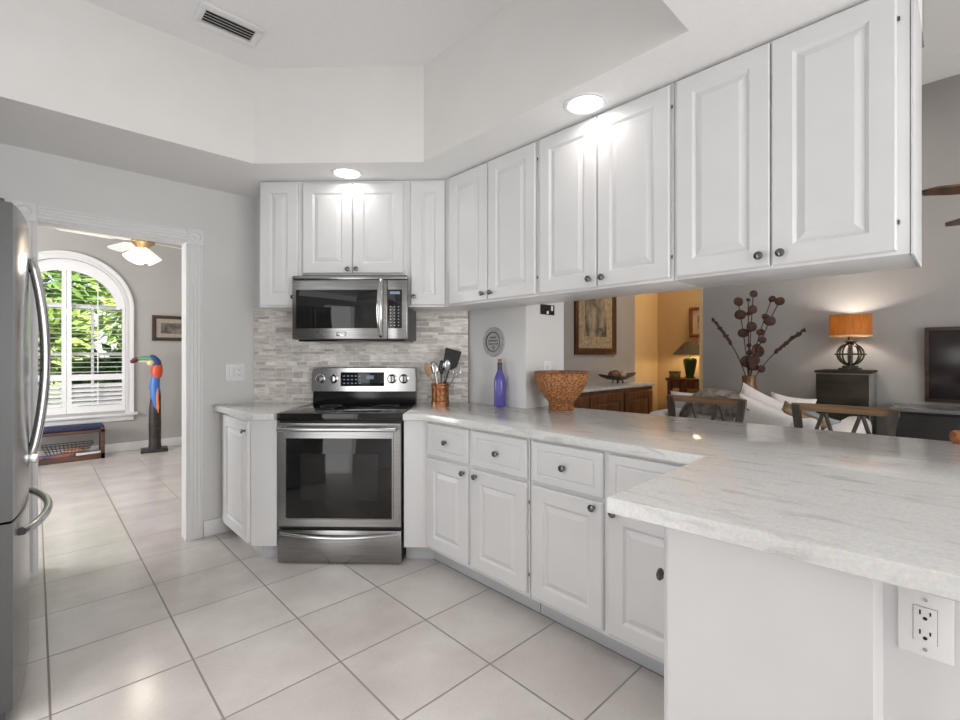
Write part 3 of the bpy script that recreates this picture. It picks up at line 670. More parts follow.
# ------------------------------------------------------------------ den: arched window with plantation shutters
w = MB()
def arch_band(mb, r0, r1, y0, y1, zb_, n=40):
    """moulding that runs up both sides and round the arch, between radii r0 and r1"""
    path = [(math.cos(t), math.sin(t)) for t in (math.pi * k / n for k in range(n + 1))]
    def pt(c, s_, r): return (AX + r * c, AZ + r * s_)
    o = [(AX + r1, zb_)] + [pt(c, s_, r1) for c, s_ in path] + [(AX - r1, zb_)]
    i = [(AX + r0, zb_)] + [pt(c, s_, r0) for c, s_ in path] + [(AX - r0, zb_)]
    for k in range(len(o) - 1):
        q = [o[k], o[k + 1], i[k + 1], i[k]]
        a = [mb.v((p[0], y0, p[1])) for p in q]; b = [mb.v((p[0], y1, p[1])) for p in q]
        mb.f(a); mb.f(b[::-1]); mb.f([a[0], b[0], b[1], a[1]]); mb.f([a[3], a[2], b[2], b[3]])
arch_band(w, 0.575, 0.665, 7.600, 7.622, 0.47); arch_band(w, 0.635, 0.662, 7.588, 7.602, 0.47); arch_band(w, 0.575, 0.600, 7.592, 7.602, 0.47)
struct('trim_8', w, 'trim')
w = MB(); w.box(AX - 0.70, AX + 0.70, 7.545, 7.62, 0.465, 0.50, 0.008); w.box(AX - 0.66, AX + 0.66, 7.585, 7.62, 0.40, 0.465, 0.006)
struct('trim_9', w, 'trim')
M['shutter'] = mat('shutter_paint', (0.84, 0.84, 0.85), 0.4)
M['pane'] = mat('window_glass', (1, 1, 1), 0.0); BS(M['pane']).inputs['Transmission Weight'].default_value = 1.0; BS(M['pane']).inputs['IOR'].default_value = 1.0
win = bpy.data.objects.new('window_1', None); C.objects.link(win); win.location = (AX, 7.66, 0.53); win['kind'] = 'structure'; win['label'] = 'arched window with white plantation shutters in the far den wall'
def wb(name, mb, m): return mb.build(name, m, win)
W0 = AZ - 0.53
mb = MB(); mb.box(-0.575, 0.575, 0.065, 0.071, 0.0, W0)
mb.prism([(0.575 * math.cos(math.pi * k / 32), W0 + 0.575 * math.sin(math.pi * k / 32)) for k in range(33)], 0.065, 0.071, 'y'); wb('pane', mb, 'pane')
mb = MB(); mb.box(-0.575, 0.575, 0.04, 0.08, W0 - 0.02, W0 + 0.035, 0.003)
for x in (-0.29, 0.25): mb.box(x - 0.014, x + 0.014, 0.045, 0.078, 0, W0)
mb.box(-0.575, 0.575, 0.04, 0.08, W0 * 0.55 - 0.015, W0 * 0.55 + 0.015, 0.003); wb('sash', mb, 'shutter')
def shutter(x0, x1, sgn):
    mid = 0.405                                        # top of the lower half, above the sill
    fr = MB()
    inner = x1 - 0.045 if sgn > 0 else x0 + 0.045
    SA, SB = (0.045, 0.030) if sgn > 0 else (0.030, 0.045)
    fr.box(x0, x0 + SA, -0.015, 0.015, 0, W0); fr.box(x1 - SB, x1, -0.015, 0.015, 0, W0)
    fr.box(x0 + SA, x1 - SB, -0.0145, 0.0145, 0, 0.085); fr.box(x0 + SA, x1 - SB, -0.0145, 0.0145, mid, mid + 0.075)
    # arched top: solid filler between the outer arch (r .575) and the inner arch
    n = 20; ro, ri = 0.575, 0.485; zc = W0 - 0.02
    th = [math.pi / 2 * k / n for k in range(n + 1)]
    for k in range(n):
        q = [(sgn * ro * math.cos(th[k]), W0 + ro * math.sin(th[k])), (sgn * ro * math.cos(th[k + 1]), W0 + ro * math.sin(th[k + 1])),
             (sgn * ri * math.cos(th[k + 1]), zc + ri * 0.94 * math.sin(th[k + 1])), (sgn * ri * math.cos(th[k]), zc + ri * 0.94 * math.sin(th[k]))]
        a = [fr.v((p[0], -0.015, p[1])) for p in q]; b = [fr.v((p[0], 0.015, p[1])) for p in q]
        fr.f(a); fr.f(b[::-1]); fr.f([a[3], a[2], b[2], b[3]])
    xin = 0.022
    fr.box(min(sgn * 0.002, sgn * 0.045), max(sgn * 0.002, sgn * 0.045), -0.0145, 0.0145, W0, W0 + 0.545)
    sp = wb('shutter_panel', fr, 'shutter')
    lo, hi = x0 + SA, x1 - SB
    def louvre(xa, xb, z, ang):
        m2 = MB(); m2.T = Matrix.Translation((0, 0, z)) @ Matrix.Rotation(R(ang), 4, 'X')
        m2.rings([[(x, 0.037 * math.cos(t), 0.0045 * math.sin(t)) for t in (2 * math.pi * k / 10 for k in range(10))] for x in (xa, xb)])
        m2.build('louvre', 'shutter', sp)
    k = 0; z = 0.115
    while z < mid - 0.02: louvre(lo, hi, z, 37); z += 0.056
    z = mid + 0.105
    while z < W0 + 0.40:
        if z < W0 - 0.005: louvre(lo, hi, z, 4)
        else:
            dz = (z - zc) / (0.94 * ri)
            if dz < 0.97:
                e = ri * math.sqrt(1 - dz * dz); a, b = sorted((sgn * 0.045, sgn * e))
                if b - a > 0.05: louvre(a, b, z, 4)
        z += 0.060
    rod = MB(); xr = (lo + hi) / 2; rod.box(xr - 0.006, xr + 0.006, -0.046, -0.036, 0.10, mid - 0.02); rod.box(xr - 0.006, xr + 0.006, -0.046, -0.036, mid + 0.09, W0 + 0.30)
    rod.build('tilt_rod', 'shutter', sp)
shutter(0.002, 0.575, 1); shutter(-0.575, -0.002, -1)

# outdoors beyond the arched window
M['grass'] = noisy('grass', (0.10, 0.20, 0.035), (0.22, 0.34, 0.07), (6, 6, 6), 0.9)
g = B(-14, 14, 7.9, 30, -0.2, -0.12).build('lawn', 'grass'); g['kind'] = 'structure'
for k, (c1, c2) in enumerate((((0.07, 0.18, 0.03), (0.28, 0.44, 0.09)), ((0.16, 0.27, 0.05), (0.42, 0.54, 0.15)), ((0.05, 0.14, 0.04), (0.18, 0.34, 0.09)))):
    M['leaf%d' % k] = noisy('leaf_green', c1, c2, (5, 5, 5), 0.5)
M['bark'] = noisy('bark', (0.10, 0.07, 0.05), (0.22, 0.17, 0.12), (20, 20, 6), 0.9, bump=0.4)
def leaf(mb, p, d, L, wd):
    d = Vector(d).normalized(); s_ = d.cross(Vector((random.uniform(-1, 1), random.uniform(-1, 1), random.uniform(-1, 1))))
    if s_.length < 0.1: s_ = d.orthogonal()
    s_.normalize(); p = Vector(p)
    mb.f([mb.v(p), mb.v(p + d * L * 0.45 + s_ * wd), mb.v(p + d * L), mb.v(p + d * L * 0.45 - s_ * wd)])
def shrub(label, loc, r, n, L, m, trunk=0.4, cat='shrub'):
    t = thing('garden_shrub' if cat == 'shrub' else 'garden_tree', label, cat, loc, 0, 'plants outside the arched window')
    mb = MB()
    for k in range(n):
        a, b = random.uniform(0, 2 * math.pi), math.acos(random.uniform(-0.9, 1)); q = random.uniform(0.45, 1.0) ** 0.5
        d = Vector((math.sin(b) * math.cos(a), math.sin(b) * math.sin(a), math.cos(b)))
        lump = 1 + 0.22 * math.sin(3 * a + loc[0]) * math.sin(4 * b)
        p = Vector((d.x * r[0], d.y * r[1], d.z * r[2])) * q * lump + Vector((0, 0, trunk + r[2] * 0.8))
        leaf(mb, p, d + Vector((random.uniform(-.7, .7), random.uniform(-.7, .7), random.uniform(-.8, .4))), L * random.uniform(0.6, 1.2), L * 0.24)
    mb.build('foliage', m, t, None)
    mb = MB()
    for k in range(5):
        a = 2 * math.pi * k / 5; mb.tube([(0.02 * math.cos(a), 0.02 * math.sin(a), 0), (0.1 * r[0] * math.cos(a), 0.1 * r[1] * math.sin(a), trunk), (0.5 * r[0] * math.cos(a), 0.5 * r[1] * math.sin(a), trunk + r[2] * 0.9)], [0.04, 0.03, 0.012], 6)
    mb.build('stem', 'bark', t)
shrub('dark green shrub low outside the arched window', (1.25, 9.4, -0.12), (0.75, 0.55, 0.62), 900, 0.30, 'leaf2', 0.35)
shrub('bright green shrub outside the left shutter of the arched window', (-0.75, 9.7, -0.12), (0.8, 0.6, 0.75), 1100, 0.26, 'leaf1', 0.4)
shrub('tall leafy tree filling the upper part of the arched window', (-0.9, 14.6, -0.12), (2.1, 1.4, 1.7), 2600, 0.34, 'leaf0', 1.9, 'tree')
shrub('pale green tree behind the right side of the arched window', (3.4, 17.2, -0.12), (2.3, 1.5, 1.9), 2000, 0.34, 'leaf1', 1.6, 'tree')
def palm(label, loc, h, n, L):
    t = thing('palm', label, 'palm', loc, 0, 'plants outside the arched window')
    MB().tube([(0, 0, 0), (0.05, 0, h * 0.5), (0.02, 0, h)], [0.09, 0.07, 0.07], 10).build('trunk', 'bark', t)
    for k in range(n):
        a = 2 * math.pi * k / n + random.uniform(-.2, .2); el = random.uniform(0.15, 1.0); mb = MB(); pts = []
        for i in range(9):
            u = i / 8; rr = L * u * math.cos(el * (1 - 0.4 * u)); zz = h + L * (u * math.sin(el) - 0.75 * u * u)
            pts.append(Vector((rr * math.cos(a), rr * math.sin(a), zz)))
        mb.tube(pts, 0.010, 5)
        sd = Vector((-math.sin(a), math.cos(a), 0))
        for i in range(24):
            u = 0.15 + 0.85 * i / 24; q = u * 8; j = min(int(q), 7); p = pts[j].lerp(pts[j + 1], q - j); d = (pts[j + 1] - pts[j]).normalized()
            for s_ in (1, -1): leaf(mb, p, sd * s_ + d * 0.8 + Vector((0, 0, -0.35)), 0.34 * (1.1 - 0.5 * u), 0.020)
        mb.build('frond', 'leaf1' if k % 2 else 'leaf0', t, None)
shrub('pale green bush in the middle distance of the arched window', (-0.1, 12.2, -0.12), (0.85, 0.6, 0.85), 1300, 0.26, 'leaf1', 0.9)
palm('palm with arching fronds outside the right shutter panel', (2.0, 11.6, -0.12), 1.7, 15, 1.15)

# den ceiling fan with a lit lamp cluster
M['fanwhite'] = mat('fan_white', (0.82, 0.82, 0.80), 0.35)
M['brass'] = mat('antique_brass', (0.45, 0.33, 0.18), 0.3, 0.9)
M['shadelit'] = glow('frosted_shade_lit', (1.0, 0.90, 0.76), 0.55)
t = thing('ceiling_fan', 'white ceiling fan with a lit glass lamp cluster seen through the doorway', 'ceiling fan', (0.765, 5.6, 2.245))
MB().cyl((0, 0, 0.20), (0, 0, 0.75), 0.014).build('rod', 'brass', t)
MB().lathe([(0.0, 0.754), (0.07, 0.754), (0.06, 0.70), (0.02, 0.68)], 28).build('canopy', 'fanwhite', t)
MB().lathe([(0.0, 0.20), (0.06, 0.20), (0.10, 0.17), (0.10, 0.11), (0.07, 0.085), (0.05, 0.06), (0, 0.05)], 32).build('motor', 'brass', t)
for k in range(4):
    a = R(90 * k + 15); mb = MB(); mb.T = Matrix.Rotation(a, 4, 'Z') @ Matrix.Translation((0, 0, 0.124)) @ Matrix.Rotation(R(13), 4, 'X')
    mb.prism([(0.10, -0.018), (0.2, -0.03), (0.25, -0.06), (0.62, -0.068), (0.66, -0.04), (0.66, 0.04), (0.62, 0.068), (0.25, 0.06), (0.2, 0.03), (0.10, 0.018)], -0.004, 0.004); mb.build('blade', 'fanwhite', t)
for k in range(4):
    a = R(90 * k + 20); mb = MB(); mb.T = Matrix.Rotation(a, 4, 'Z') @ Matrix.Translation((0.045, 0, 0.045)) @ Matrix.Rotation(R(-34), 4, 'Y')
    mb.lathe([(0.018, 0.01), (0.024, -0.01), (0.040, -0.055), (0.055, -0.10), (0.066, -0.125), (0.063, -0.125), (0.051, -0.10), (0.035, -0.05), (0.015, -0.005)], 24); mb.build('glass_shade', 'shadelit', t)
lamp('den_fan_bulb', 'POINT', (0.765, 5.6, 2.06), 5, (1, 0.9, 0.78), shadow_soft_size=0.08)

# toucan sculpture
M['carved'] = noisy('dark_carved_wood', (0.018, 0.014, 0.012), (0.045, 0.034, 0.028), (10, 10, 40), 0.4)
for nm, c in (('tblue', (0.05, 0.18, 0.55)), ('tred', (0.62, 0.08, 0.03)), ('tgreen', (0.12, 0.30, 0.22)), ('tyellow', (0.72, 0.62, 0.36)), ('torange', (0.80, 0.22, 0.05)), ('tnavy', (0.03, 0.07, 0.20)), ('tbrown', (0.10, 0.025, 0.02))): M[nm] = mat('paint_' + nm, c, 0.35)
t = thing('toucan_sculpture', 'tall carved toucan sculpture with blue and red body on a dark stand', 'sculpture', (1.13, 7.33, 0), -8)
MB().box(-0.15, 0.14, -0.12, 0.12, 0, 0.04, 0.006).build('plinth', 'carved', t)
def sweep(path, m, name, n=16, sharp=50):
    if name != 'trunk': path = [(x, y, z, rx * 0.82, ry * 0.82) for x, y, z, rx, ry in path]
    mb = MB(); rg = []
    for (x, y, z, rx, ry) in path: rg.append([(x + rx * math.cos(2 * math.pi * k / n), y + ry * math.sin(2 * math.pi * k / n), z) for k in range(n)])
    return mb.rings(rg).build(name, m, t, sharp)
sweep([(0.0, 0, 0.04, 0.075, 0.07), (0.0, 0, 0.10, 0.066, 0.062), (0.0, 0, 0.35, 0.068, 0.062), (0.0, 0, 0.55, 0.066, 0.06), (0.01, 0.01, 0.72, 0.056, 0.055), (0.02, 0.02, 0.86, 0.03, 0.035), (0.02, 0.02, 0.90, 0.012, 0.014)], 'carved', 'trunk')
sweep([(0.02, -0.045, 0.52, 0.006, 0.010), (0.01, -0.045, 0.60, 0.035, 0.034), (0.0, -0.02, 0.72, 0.058, 0.055), (-0.005, 0, 0.84, 0.070, 0.064), (0.0, 0, 0.92, 0.066, 0.06), (0.01, 0, 0.98, 0.058, 0.055)], 'tblue', 'body')
sweep([(0.035, -0.068, 0.50, 0.004, 0.006), (0.03, -0.062, 0.58, 0.022, 0.022), (0.025, -0.060, 0.70, 0.020, 0.022), (0.03, -0.055, 0.82, 0.007, 0.01)], 'torange', 'wing_stripe')
sweep([(0.018, 0, 0.955, 0.060, 0.057), (0.02, 0, 1.00, 0.074, 0.064), (0.02, 0, 1.06, 0.082, 0.066), (0.03, 0, 1.11, 0.066, 0.056), (0.02, 0, 1.15, 0.05, 0.048)], 'tred', 'breast')
sweep([(0.02, 0, 1.12, 0.066, 0.058), (0.01, 0, 1.17, 0.072, 0.06), (-0.01, 0, 1.21, 0.066, 0.055), (-0.025, 0, 1.245, 0.040, 0.036), (-0.03, 0, 1.256, 0.01, 0.01)], 'tnavy', 'head')
MB().blob((-0.045, -0.022, 1.150), (0.042, 0.045, 0.040), 14, 9).build('cheek', 'tyellow', t)
bk = [(-0.04, 0, 1.195), (-0.09, 0, 1.212), (-0.14, 0, 1.212), (-0.19, 0, 1.197)]
MB().tube(bk, [0.042, 0.038, 0.032, 0.026], 14, 0.9).build('beak', 'tgreen', t)
MB().tube([(-0.182, 0, 1.199), (-0.215, 0, 1.186), (-0.242, 0, 1.165), (-0.252, 0, 1.15)], [0.029, 0.032, 0.026, 0.006], 14).build('beak_tip', 'tbrown', t)
MB().tube([(-0.05, 0, 1.160), (-0.10, 0, 1.180), (-0.18, 0, 1.172)], [0.026, 0.020, 0.010], 12).build('lower_beak', 'tyellow', t)

# low display bench under the window
M['benchwood'] = wood('dark_red_wood', (0.05, 0.022, 0.014), (0.11, 0.05, 0.03), 'x')
M['navy'] = noisy('navy_cloth', (0.018, 0.02, 0.055), (0.035, 0.04, 0.10), (60, 60, 60), 0.9)
t = thing('display_bench', 'low open dark wood bench with navy seat pad under the arched window', 'bench', (0.280, 7.39, 0), 0)
for x in (-0.315, 0.315):
    for y in (-0.105, 0.105): B(x - 0.02, x + 0.02, y - 0.02, y + 0.02, 0, 0.375, 0.003).build('leg', 'benchwood', t)
B(-0.335, 0.335, -0.125, 0.125, 0.0, 0.065, 0.003).build('bottom_board', 'benchwood', t)
B(-0.335, 0.335, -0.125, 0.125, 0.318, 0.355, 0.003).build('top_board', 'benchwood', t)
mb = MB(); mb.box(-0.33, 0.33, -0.122, 0.122, 0.356, 0.412, 0.022, 3); mb.build('seat_pad', 'navy', t)
M['wire'] = mat('dark_wire', (0.06, 0.045, 0.035), 0.4, 0.8)
t2 = thing('wire_basket', 'dark wire basket standing inside the low bench', 'basket', (0.28, 7.39, 0.066))
for z, gx, gy in ((0.004, 0.17, 0.06), (0.07, 0.20, 0.075), (0.13, 0.23, 0.085)):
    MB().tube([(gx, gy, z), (gx, -gy, z), (-gx, -gy, z), (-gx, gy, z), (gx, gy, z)], 0.004, 6).build('ring', 'wire', t2)
for k in range(13):
    u = -1 + 2 * k / 12
    for s_ in (1, -1): MB().tube([(0.17 * u, s_ * 0.06, 0.004), (0.23 * u, s_ * 0.085, 0.13)], 0.0025, 5).build('wire', 'wire', t2)
M['paper'] = noisy('printed_paper', (0.60, 0.60, 0.62), (0.75, 0.75, 0.76), (30, 30, 30), 0.6)
M['paper2'] = noisy('dark_cover', (0.05, 0.06, 0.15), (0.35, 0.12, 0.08), (14, 14, 14), 0.5)
M['coral'] = noisy('coral_cloth', (0.50, 0.24, 0.16), (0.66, 0.38, 0.28), (20, 20, 20), 0.8)
tag(put(B(-0.12, 0.12, -0.04, 0.04, 0, 0.018, 0.002).build('magazine', 'paper'), (0.465, 7.305, 0.067), 6), 'white magazine lying in the right front of the low bench', 'magazine')
tag(put(B(-0.16, 0.16, -0.035, 0.035, 0, 0.03, 0.002).build('book', 'paper2'), (0.17, 7.298, 0.067), 3), 'dark covered book lying in the left front of the low bench', 'book')
mb = MB(); mb.blob((0, 0, 0.035), (0.11, 0.045, 0.035), 18, 8); tag(put(mb.build('cloth_bundle', 'coral'), (0.33, 7.39, 0.075)), 'coral coloured folded cloth inside the wire basket', 'cloth')

# framed picture on the den wall, and a cord by the skirting
M['frame_dark'] = wood('dark_frame', (0.035, 0.022, 0.016), (0.08, 0.05, 0.035), 'x', 0.35)
M['matboard'] = noisy('mat_board', (0.34, 0.29, 0.24), (0.40, 0.35, 0.29), (30, 30, 30), 0.8)
M['etching'] = noisy('brown_etching', (0.06, 0.05, 0.045), (0.24, 0.20, 0.17), (9, 9, 14), 0.7)
def picture(name, label, loc, rz, w_, h_, fw_, mw, art, frame='frame_dark', mt='matboard', group=None):
    t = thing(name, label, 'picture', loc, rz, group)
    mb = MB(); prof = [(0, 0), (0, -0.022), (fw_ * 0.3, -0.028), (fw_ * 0.7, -0.022), (fw_, -0.014), (fw_, -0.004)]
    mb.rings([[(-w_ / 2 + i, y, -h_ / 2 + i), (w_ / 2 - i, y, -h_ / 2 + i), (w_ / 2 - i, y, h_ / 2 - i), (-w_ / 2 + i, y, h_ / 2 - i)] for i, y in prof], True, False); mb.build('frame', frame, t)
    a, b = w_ / 2 - fw_, h_ / 2 - fw_
    B(-a, a, -0.006, -0.003, -b, b).build('mat', mt, t)
    B(-a + mw, a - mw, -0.008, -0.0055, -b + mw, b - mw).build('print', art, t); return t
picture('framed_picture', 'small dark landscape picture on the den wall past the toucan', (1.48, 7.618, 1.62), 0, 0.68, 0.345, 0.045, 0.055, 'etching')
tag(MB().tube([(1.60, 7.60, 0.42), (1.63, 7.585, 0.34), (1.70, 7.57, 0.22), (1.80, 7.57, 0.06), (1.9, 7.56, 0.01)], 0.012, 8).build('power_cord', 'dark'), 'dark power cord hanging by the den wall beyond the toucan', 'cord')

# ------------------------------------------------------------------ beyond the bar: hall end
M['oak'] = wood('walnut_oak', (0.075, 0.028, 0.010), (0.17, 0.070, 0.026), 'z', 0.35)
M['oaktop'] = noisy('stone_top', (0.50, 0.50, 0.50), (0.60, 0.60, 0.60), (20, 20, 20), 0.2)
t = thing('sideboard', 'brown wooden cabinet with pale top against the far picture wall', 'sideboard', (3.05, 2.895, 0))
SW = 1.87
B(0, SW, -0.49, 0, 0.0, 0.92, 0.004).build('body', 'oak', t)
B(-0.02, SW + 0.01, -0.515, 0, 0.92, 0.95, 0.004).build('top', 'oaktop', t)
for k in range(3):
    mb = MB(); raised(mb, 0.03 + k * 0.61, 0.585, 0.08, 0.80, -0.49, 0.02, 0.075); mb.build('door', 'oak', t, 20)
M['artbrown'] = noisy('brown_tapestry', (0.05, 0.035, 0.025), (0.34, 0.27, 0.18), (7, 7, 4), 0.7, detail=8, distortion=0) if False else noisy('brown_tapestry', (0.045, 0.035, 0.028), (0.36, 0.29, 0.20), (7, 7, 4), 0.7, detail=8)
M['artmat'] = noisy('antique_mat', (0.24, 0.18, 0.11), (0.40, 0.31, 0.20), (25, 25, 25), 0.7)
M['frame_wal'] = wood('walnut_frame', (0.035, 0.014, 0.008), (0.085, 0.036, 0.018), 'z', 0.3)
pc = picture('framed_picture', 'large brown abstract picture in a dark frame above the sideboard', (4.56, 2.897, 1.82), 0, 0.83, 1.12, 0.07, 0.13, 'artbrown', 'frame_wal', 'artmat')
mb = MB()
for a in ((-0.10, 0.30, 0.10, 0.18), (0.08, 0.20, -0.02, 0.02), (-0.06, 0.02, 0.08, -0.10), (0.02, -0.08, 0.04, -0.26), (0.08, -0.26, 0.14, -0.30)): mb.tube([(a[0], -0.0085, a[1]), ((a[0] + a[2]) / 2 + 0.02, -0.010, (a[1] + a[3]) / 2), (a[2], -0.0085, a[3])], [0.022, 0.035, 0.02], 8, 0.1)
M['artpale'] = mat('pale_paint', (0.46, 0.40, 0.31), 0.7); mb.build('brush_marks', 'artpale', pc)
t = thing('decorative_bowl', 'long dark boat-shaped bowl on small feet on the sideboard', 'bowl', (4.56, 2.62, 0.951), 0)
M['darkbowl'] = mat('dark_lacquer', (0.02, 0.014, 0.011), 0.25)
mb = MB(); n = 24; top = []; 
def boat(k, sc, z): 
    a = 2 * math.pi * k / n; return (0.37 * sc * math.copysign(abs(math.cos(a)) ** 1.4, math.cos(a)), 0.10 * sc * math.sin(a), z + 0.035 * abs(math.cos(a)) ** 3 * sc)
mb.rings([[boat(k, sc, z) for k in range(n)] for sc, z in ((0.25, 0.030), (0.6, 0.034), (0.9, 0.055), (1.0, 0.072), (0.97, 0.075), (0.6, 0.048), (0.2, 0.040))]); mb.build('bowl', 'darkbowl', t)
for x in (-0.06, 0.06):
    for y in (-0.03, 0.03): MB().cyl((x, y, 0), (x * 0.8, y * 0.8, 0.040), 0.008, n=8).build('foot', 'darkbowl', t)
M['nut'] = noisy('dried_pod', (0.09, 0.035, 0.02), (0.22, 0.10, 0.06), (30, 30, 30), 0.5)
M['shell'] = noisy('pale_shell', (0.40, 0.27, 0.18), (0.55, 0.40, 0.29), (30, 30, 30), 0.4)
for x, y, z, r_, m, lb in ((-0.095, 0.0, 0.087, 0.048, 'nut', 'brown ball at the left end of the boat-shaped bowl'), (0.0, 0.02, 0.090, 0.050, 'nut', 'brown ball in the middle of the boat-shaped bowl'), (0.085, -0.005, 0.085, 0.045, 'shell', 'paler ball at the right end of the boat-shaped bowl')):
    tag(put(MB().blob((0, 0, 0), (r_ * 1.1, r_, r_ * 0.95), 18, 10).build('decorative_ball', m), (4.55 + x, 2.62 + y, 0.955 + z)), lb, 'ornament', 'balls in the long bowl')
M['cherry'] = wood('cherry_wood', (0.12, 0.035, 0.014), (0.24, 0.085, 0.03), 'z', 0.3)
t = thing('console_table', 'reddish wooden console table with open shelves in the yellow hall', 'table', (5.84, 2.26, 0), -90)
B(-0.33, 0.33, -0.21, 0.21, 0.94, 0.975, 0.006).build('top', 'cherry', t)
B(-0.30, 0.30, -0.18, 0.18, 0.85, 0.94, 0.003).build('apron', 'cherry', t)
for x in (-0.285, 0.285):
    for y in (-0.17, 0.17): B(x - 0.025, x + 0.025, y - 0.025, y + 0.025, 0, 0.94, 0.003).build('leg', 'cherry', t)
for x in (-0.10, 0.10): B(x - 0.018, x + 0.018, -0.18, -0.15, 0.20, 0.86, 0.002).build('upright', 'cherry', t)
B(-0.30, 0.30, -0.18, 0.18, 0.18, 0.21, 0.003).build('shelf', 'cherry', t)
M['shade_dk'] = noisy('brown_shade', (0.07, 0.05, 0.028), (0.11, 0.08, 0.045), (60, 60, 60), 0.8)
M['celadon'] = mat('green_glaze', (0.035, 0.085, 0.025), 0.12)
LHX, LHY = 5.80, 2.355
t = thing('table_lamp', 'green ceramic lamp with a brown cone shade in the yellow hall', 'lamp', (LHX, LHY, 0.976))
MB().lathe([(0, 0), (0.060, 0), (0.062, 0.01), (0.046, 0.02), (0.05, 0.04), (0.075, 0.17), (0.080, 0.215), (0.068, 0.235), (0.03, 0.245), (0, 0.246)], 30).build('base', 'celadon', t)
MB().cyl((0, 0, 0.24), (0, 0, 0.42), 0.007).build('stem', 'brass', t)
MB().lathe([(0.060, 0.44), (0.20, 0.285), (0.198, 0.283), (0.058, 0.438)], 36, caps=False).build('lamp_shade', 'shade_dk', t)
lamp('hall_lamp_bulb', 'POINT', (LHX, LHY, 0.976 + 0.33), 5, (1, 0.78, 0.48), shadow_soft_size=0.05)
lamp('hall_fill_light', 'AREA', (5.65, 1.35, 3.3), 22, (1, 0.85, 0.62), (0, 0, 0), shape='DISK', size=0.5)  # added unseen fill for the hall, no fixture here
M['tin'] = noisy('olive_tin', (0.15, 0.13, 0.06), (0.34, 0.28, 0.16), (30, 30, 30), 0.4)
t = thing('trinket_box', 'small olive box left of the green lamp on the console table', 'box', (5.76, 2.525, 0.976), -90)
B(-0.055, 0.055, -0.04, 0.04, 0, 0.06, 0.004).build('box', 'tin', t); B(-0.058, 0.058, -0.043, 0.043, 0.06, 0.078, 0.004).build('lid', 'tin', t)
tag(put(MB().lathe([(0, 0), (0.022, 0), (0.024, 0.01), (0.014, 0.03), (0.018, 0.06), (0.010, 0.085), (0.012, 0.10), (0, 0.115)], 16).build('figurine', 'darkbowl'), (5.72, 2.15, 0.976)), 'tiny dark figurine right of the green lamp on the console table', 'figurine')
M['frame_red'] = wood('red_frame', (0.16, 0.045, 0.015), (0.28, 0.09, 0.03), 'z', 0.3)
M['matcream'] = mat('cream_mat', (0.62, 0.50, 0.34), 0.8)
M['artrust'] = noisy('rust_art', (0.30, 0.10, 0.04), (0.60, 0.40, 0.22), (9, 9, 9), 0.7)
picture('framed_picture', 'reddish wood framed picture on the yellow hall wall above the lamp', (6.077, 2.29, 1.67), -90, 0.36, 0.38, 0.04, 0.06, 'artrust', 'frame_red', 'matcream')

# ------------------------------------------------------------------ living room
# dark chest and its lamp
M['chestwood'] = noisy('dark_green_wood', (0.018, 0.015, 0.010), (0.048, 0.040, 0.027), (3, 3, 9), 0.7, detail=8, Specular_IOR_Level=0.2)
M['chestside'] = noisy('grey_green_wood', (0.16, 0.17, 0.15), (0.20, 0.21, 0.19), (3, 3, 9), 0.35)
t = thing('chest', 'tall narrow dark wooden chest against the living room wall', 'chest', (4.60, 0.69, 0), -90)
B(-0.17, 0.17, 0.0, 0.38, 0.06, 1.115, 0.003).build('body', ['chestside'], t)
B(-0.178, 0.178, -0.012, 0.385, 1.115, 1.135, 0.004).build('top', 'chestwood', t)
for k in range(4): B(-0.166, 0.166, -0.012, 0.0, 0.075 + k * 0.26, 0.325 + k * 0.26, 0.003).build('drawer', 'chestwood', t)
for x in (-0.15, 0.15):
    for y in (0.02, 0.36): B(x - 0.02, x + 0.02, y - 0.02, y + 0.02, 0, 0.06).build('foot', 'chestwood', t)
M['iron'] = noisy('aged_bronze', (0.045, 0.036, 0.026), (0.10, 0.08, 0.055), (40, 40, 40), 0.4, 0.6)
M['burlap'] = noisy('amber_burlap', (0.20, 0.09, 0.022), (0.38, 0.175, 0.048), (90, 90, 12), 0.9)
_b = BS(M['burlap']); _b.inputs['Transmission Weight'].default_value = 0.0
def translucent(m, col, f):
    nt = m.node_tree; out = [n for n in nt.nodes if n.type == 'OUTPUT_MATERIAL'][0]
    tr = nt.nodes.new('ShaderNodeBsdfTranslucent'); tr.inputs['Color'].default_value = (*col, 1)
    mx = nt.nodes.new('ShaderNodeMixShader'); mx.inputs[0].default_value = f
    nt.links.new(BS(m).outputs[0], mx.inputs[1]); nt.links.new(tr.outputs[0], mx.inputs[2]); nt.links.new(mx.outputs[0], out.inputs['Surface'])
translucent(M['burlap'], (0.62, 0.33, 0.10), 0.33)
LX, LY, LZ = 4.80, 0.665, 1.136
t = thing('table_lamp', 'bronze orb lamp with a lit amber drum shade on the dark chest', 'lamp', (LX, LY, LZ))
MB().box(-0.068, 0.068, -0.068, 0.068, 0, 0.018, 0.003).box(-0.048, 0.048, -0.048, 0.048, 0.018, 0.035, 0.003).build('base', 'iron', t)
mb = MB(); mb.cyl((0, 0, 0.03), (0, 0, 0.225), 0.016); mb.lathe([(0.03, 0.035), (0.018, 0.06), (0.016, 0.06)], 20); mb.lathe([(0.016, 0.215), (0.04, 0.228), (0.04, 0.236), (0.018, 0.245), (0.014, 0.30), (0, 0.30)], 20); mb.build('stem', 'iron', t)
for k in range(4):
    a = math.pi * k / 4; MB().tube([(0.086 * math.cos(2 * math.pi * i / 36) * math.cos(a), 0.086 * math.cos(2 * math.pi * i / 36) * math.sin(a), 0.128 + 0.088 * math.sin(2 * math.pi * i / 36)) for i in range(37)], 0.0065, 8).build('orb_band', 'iron', t)
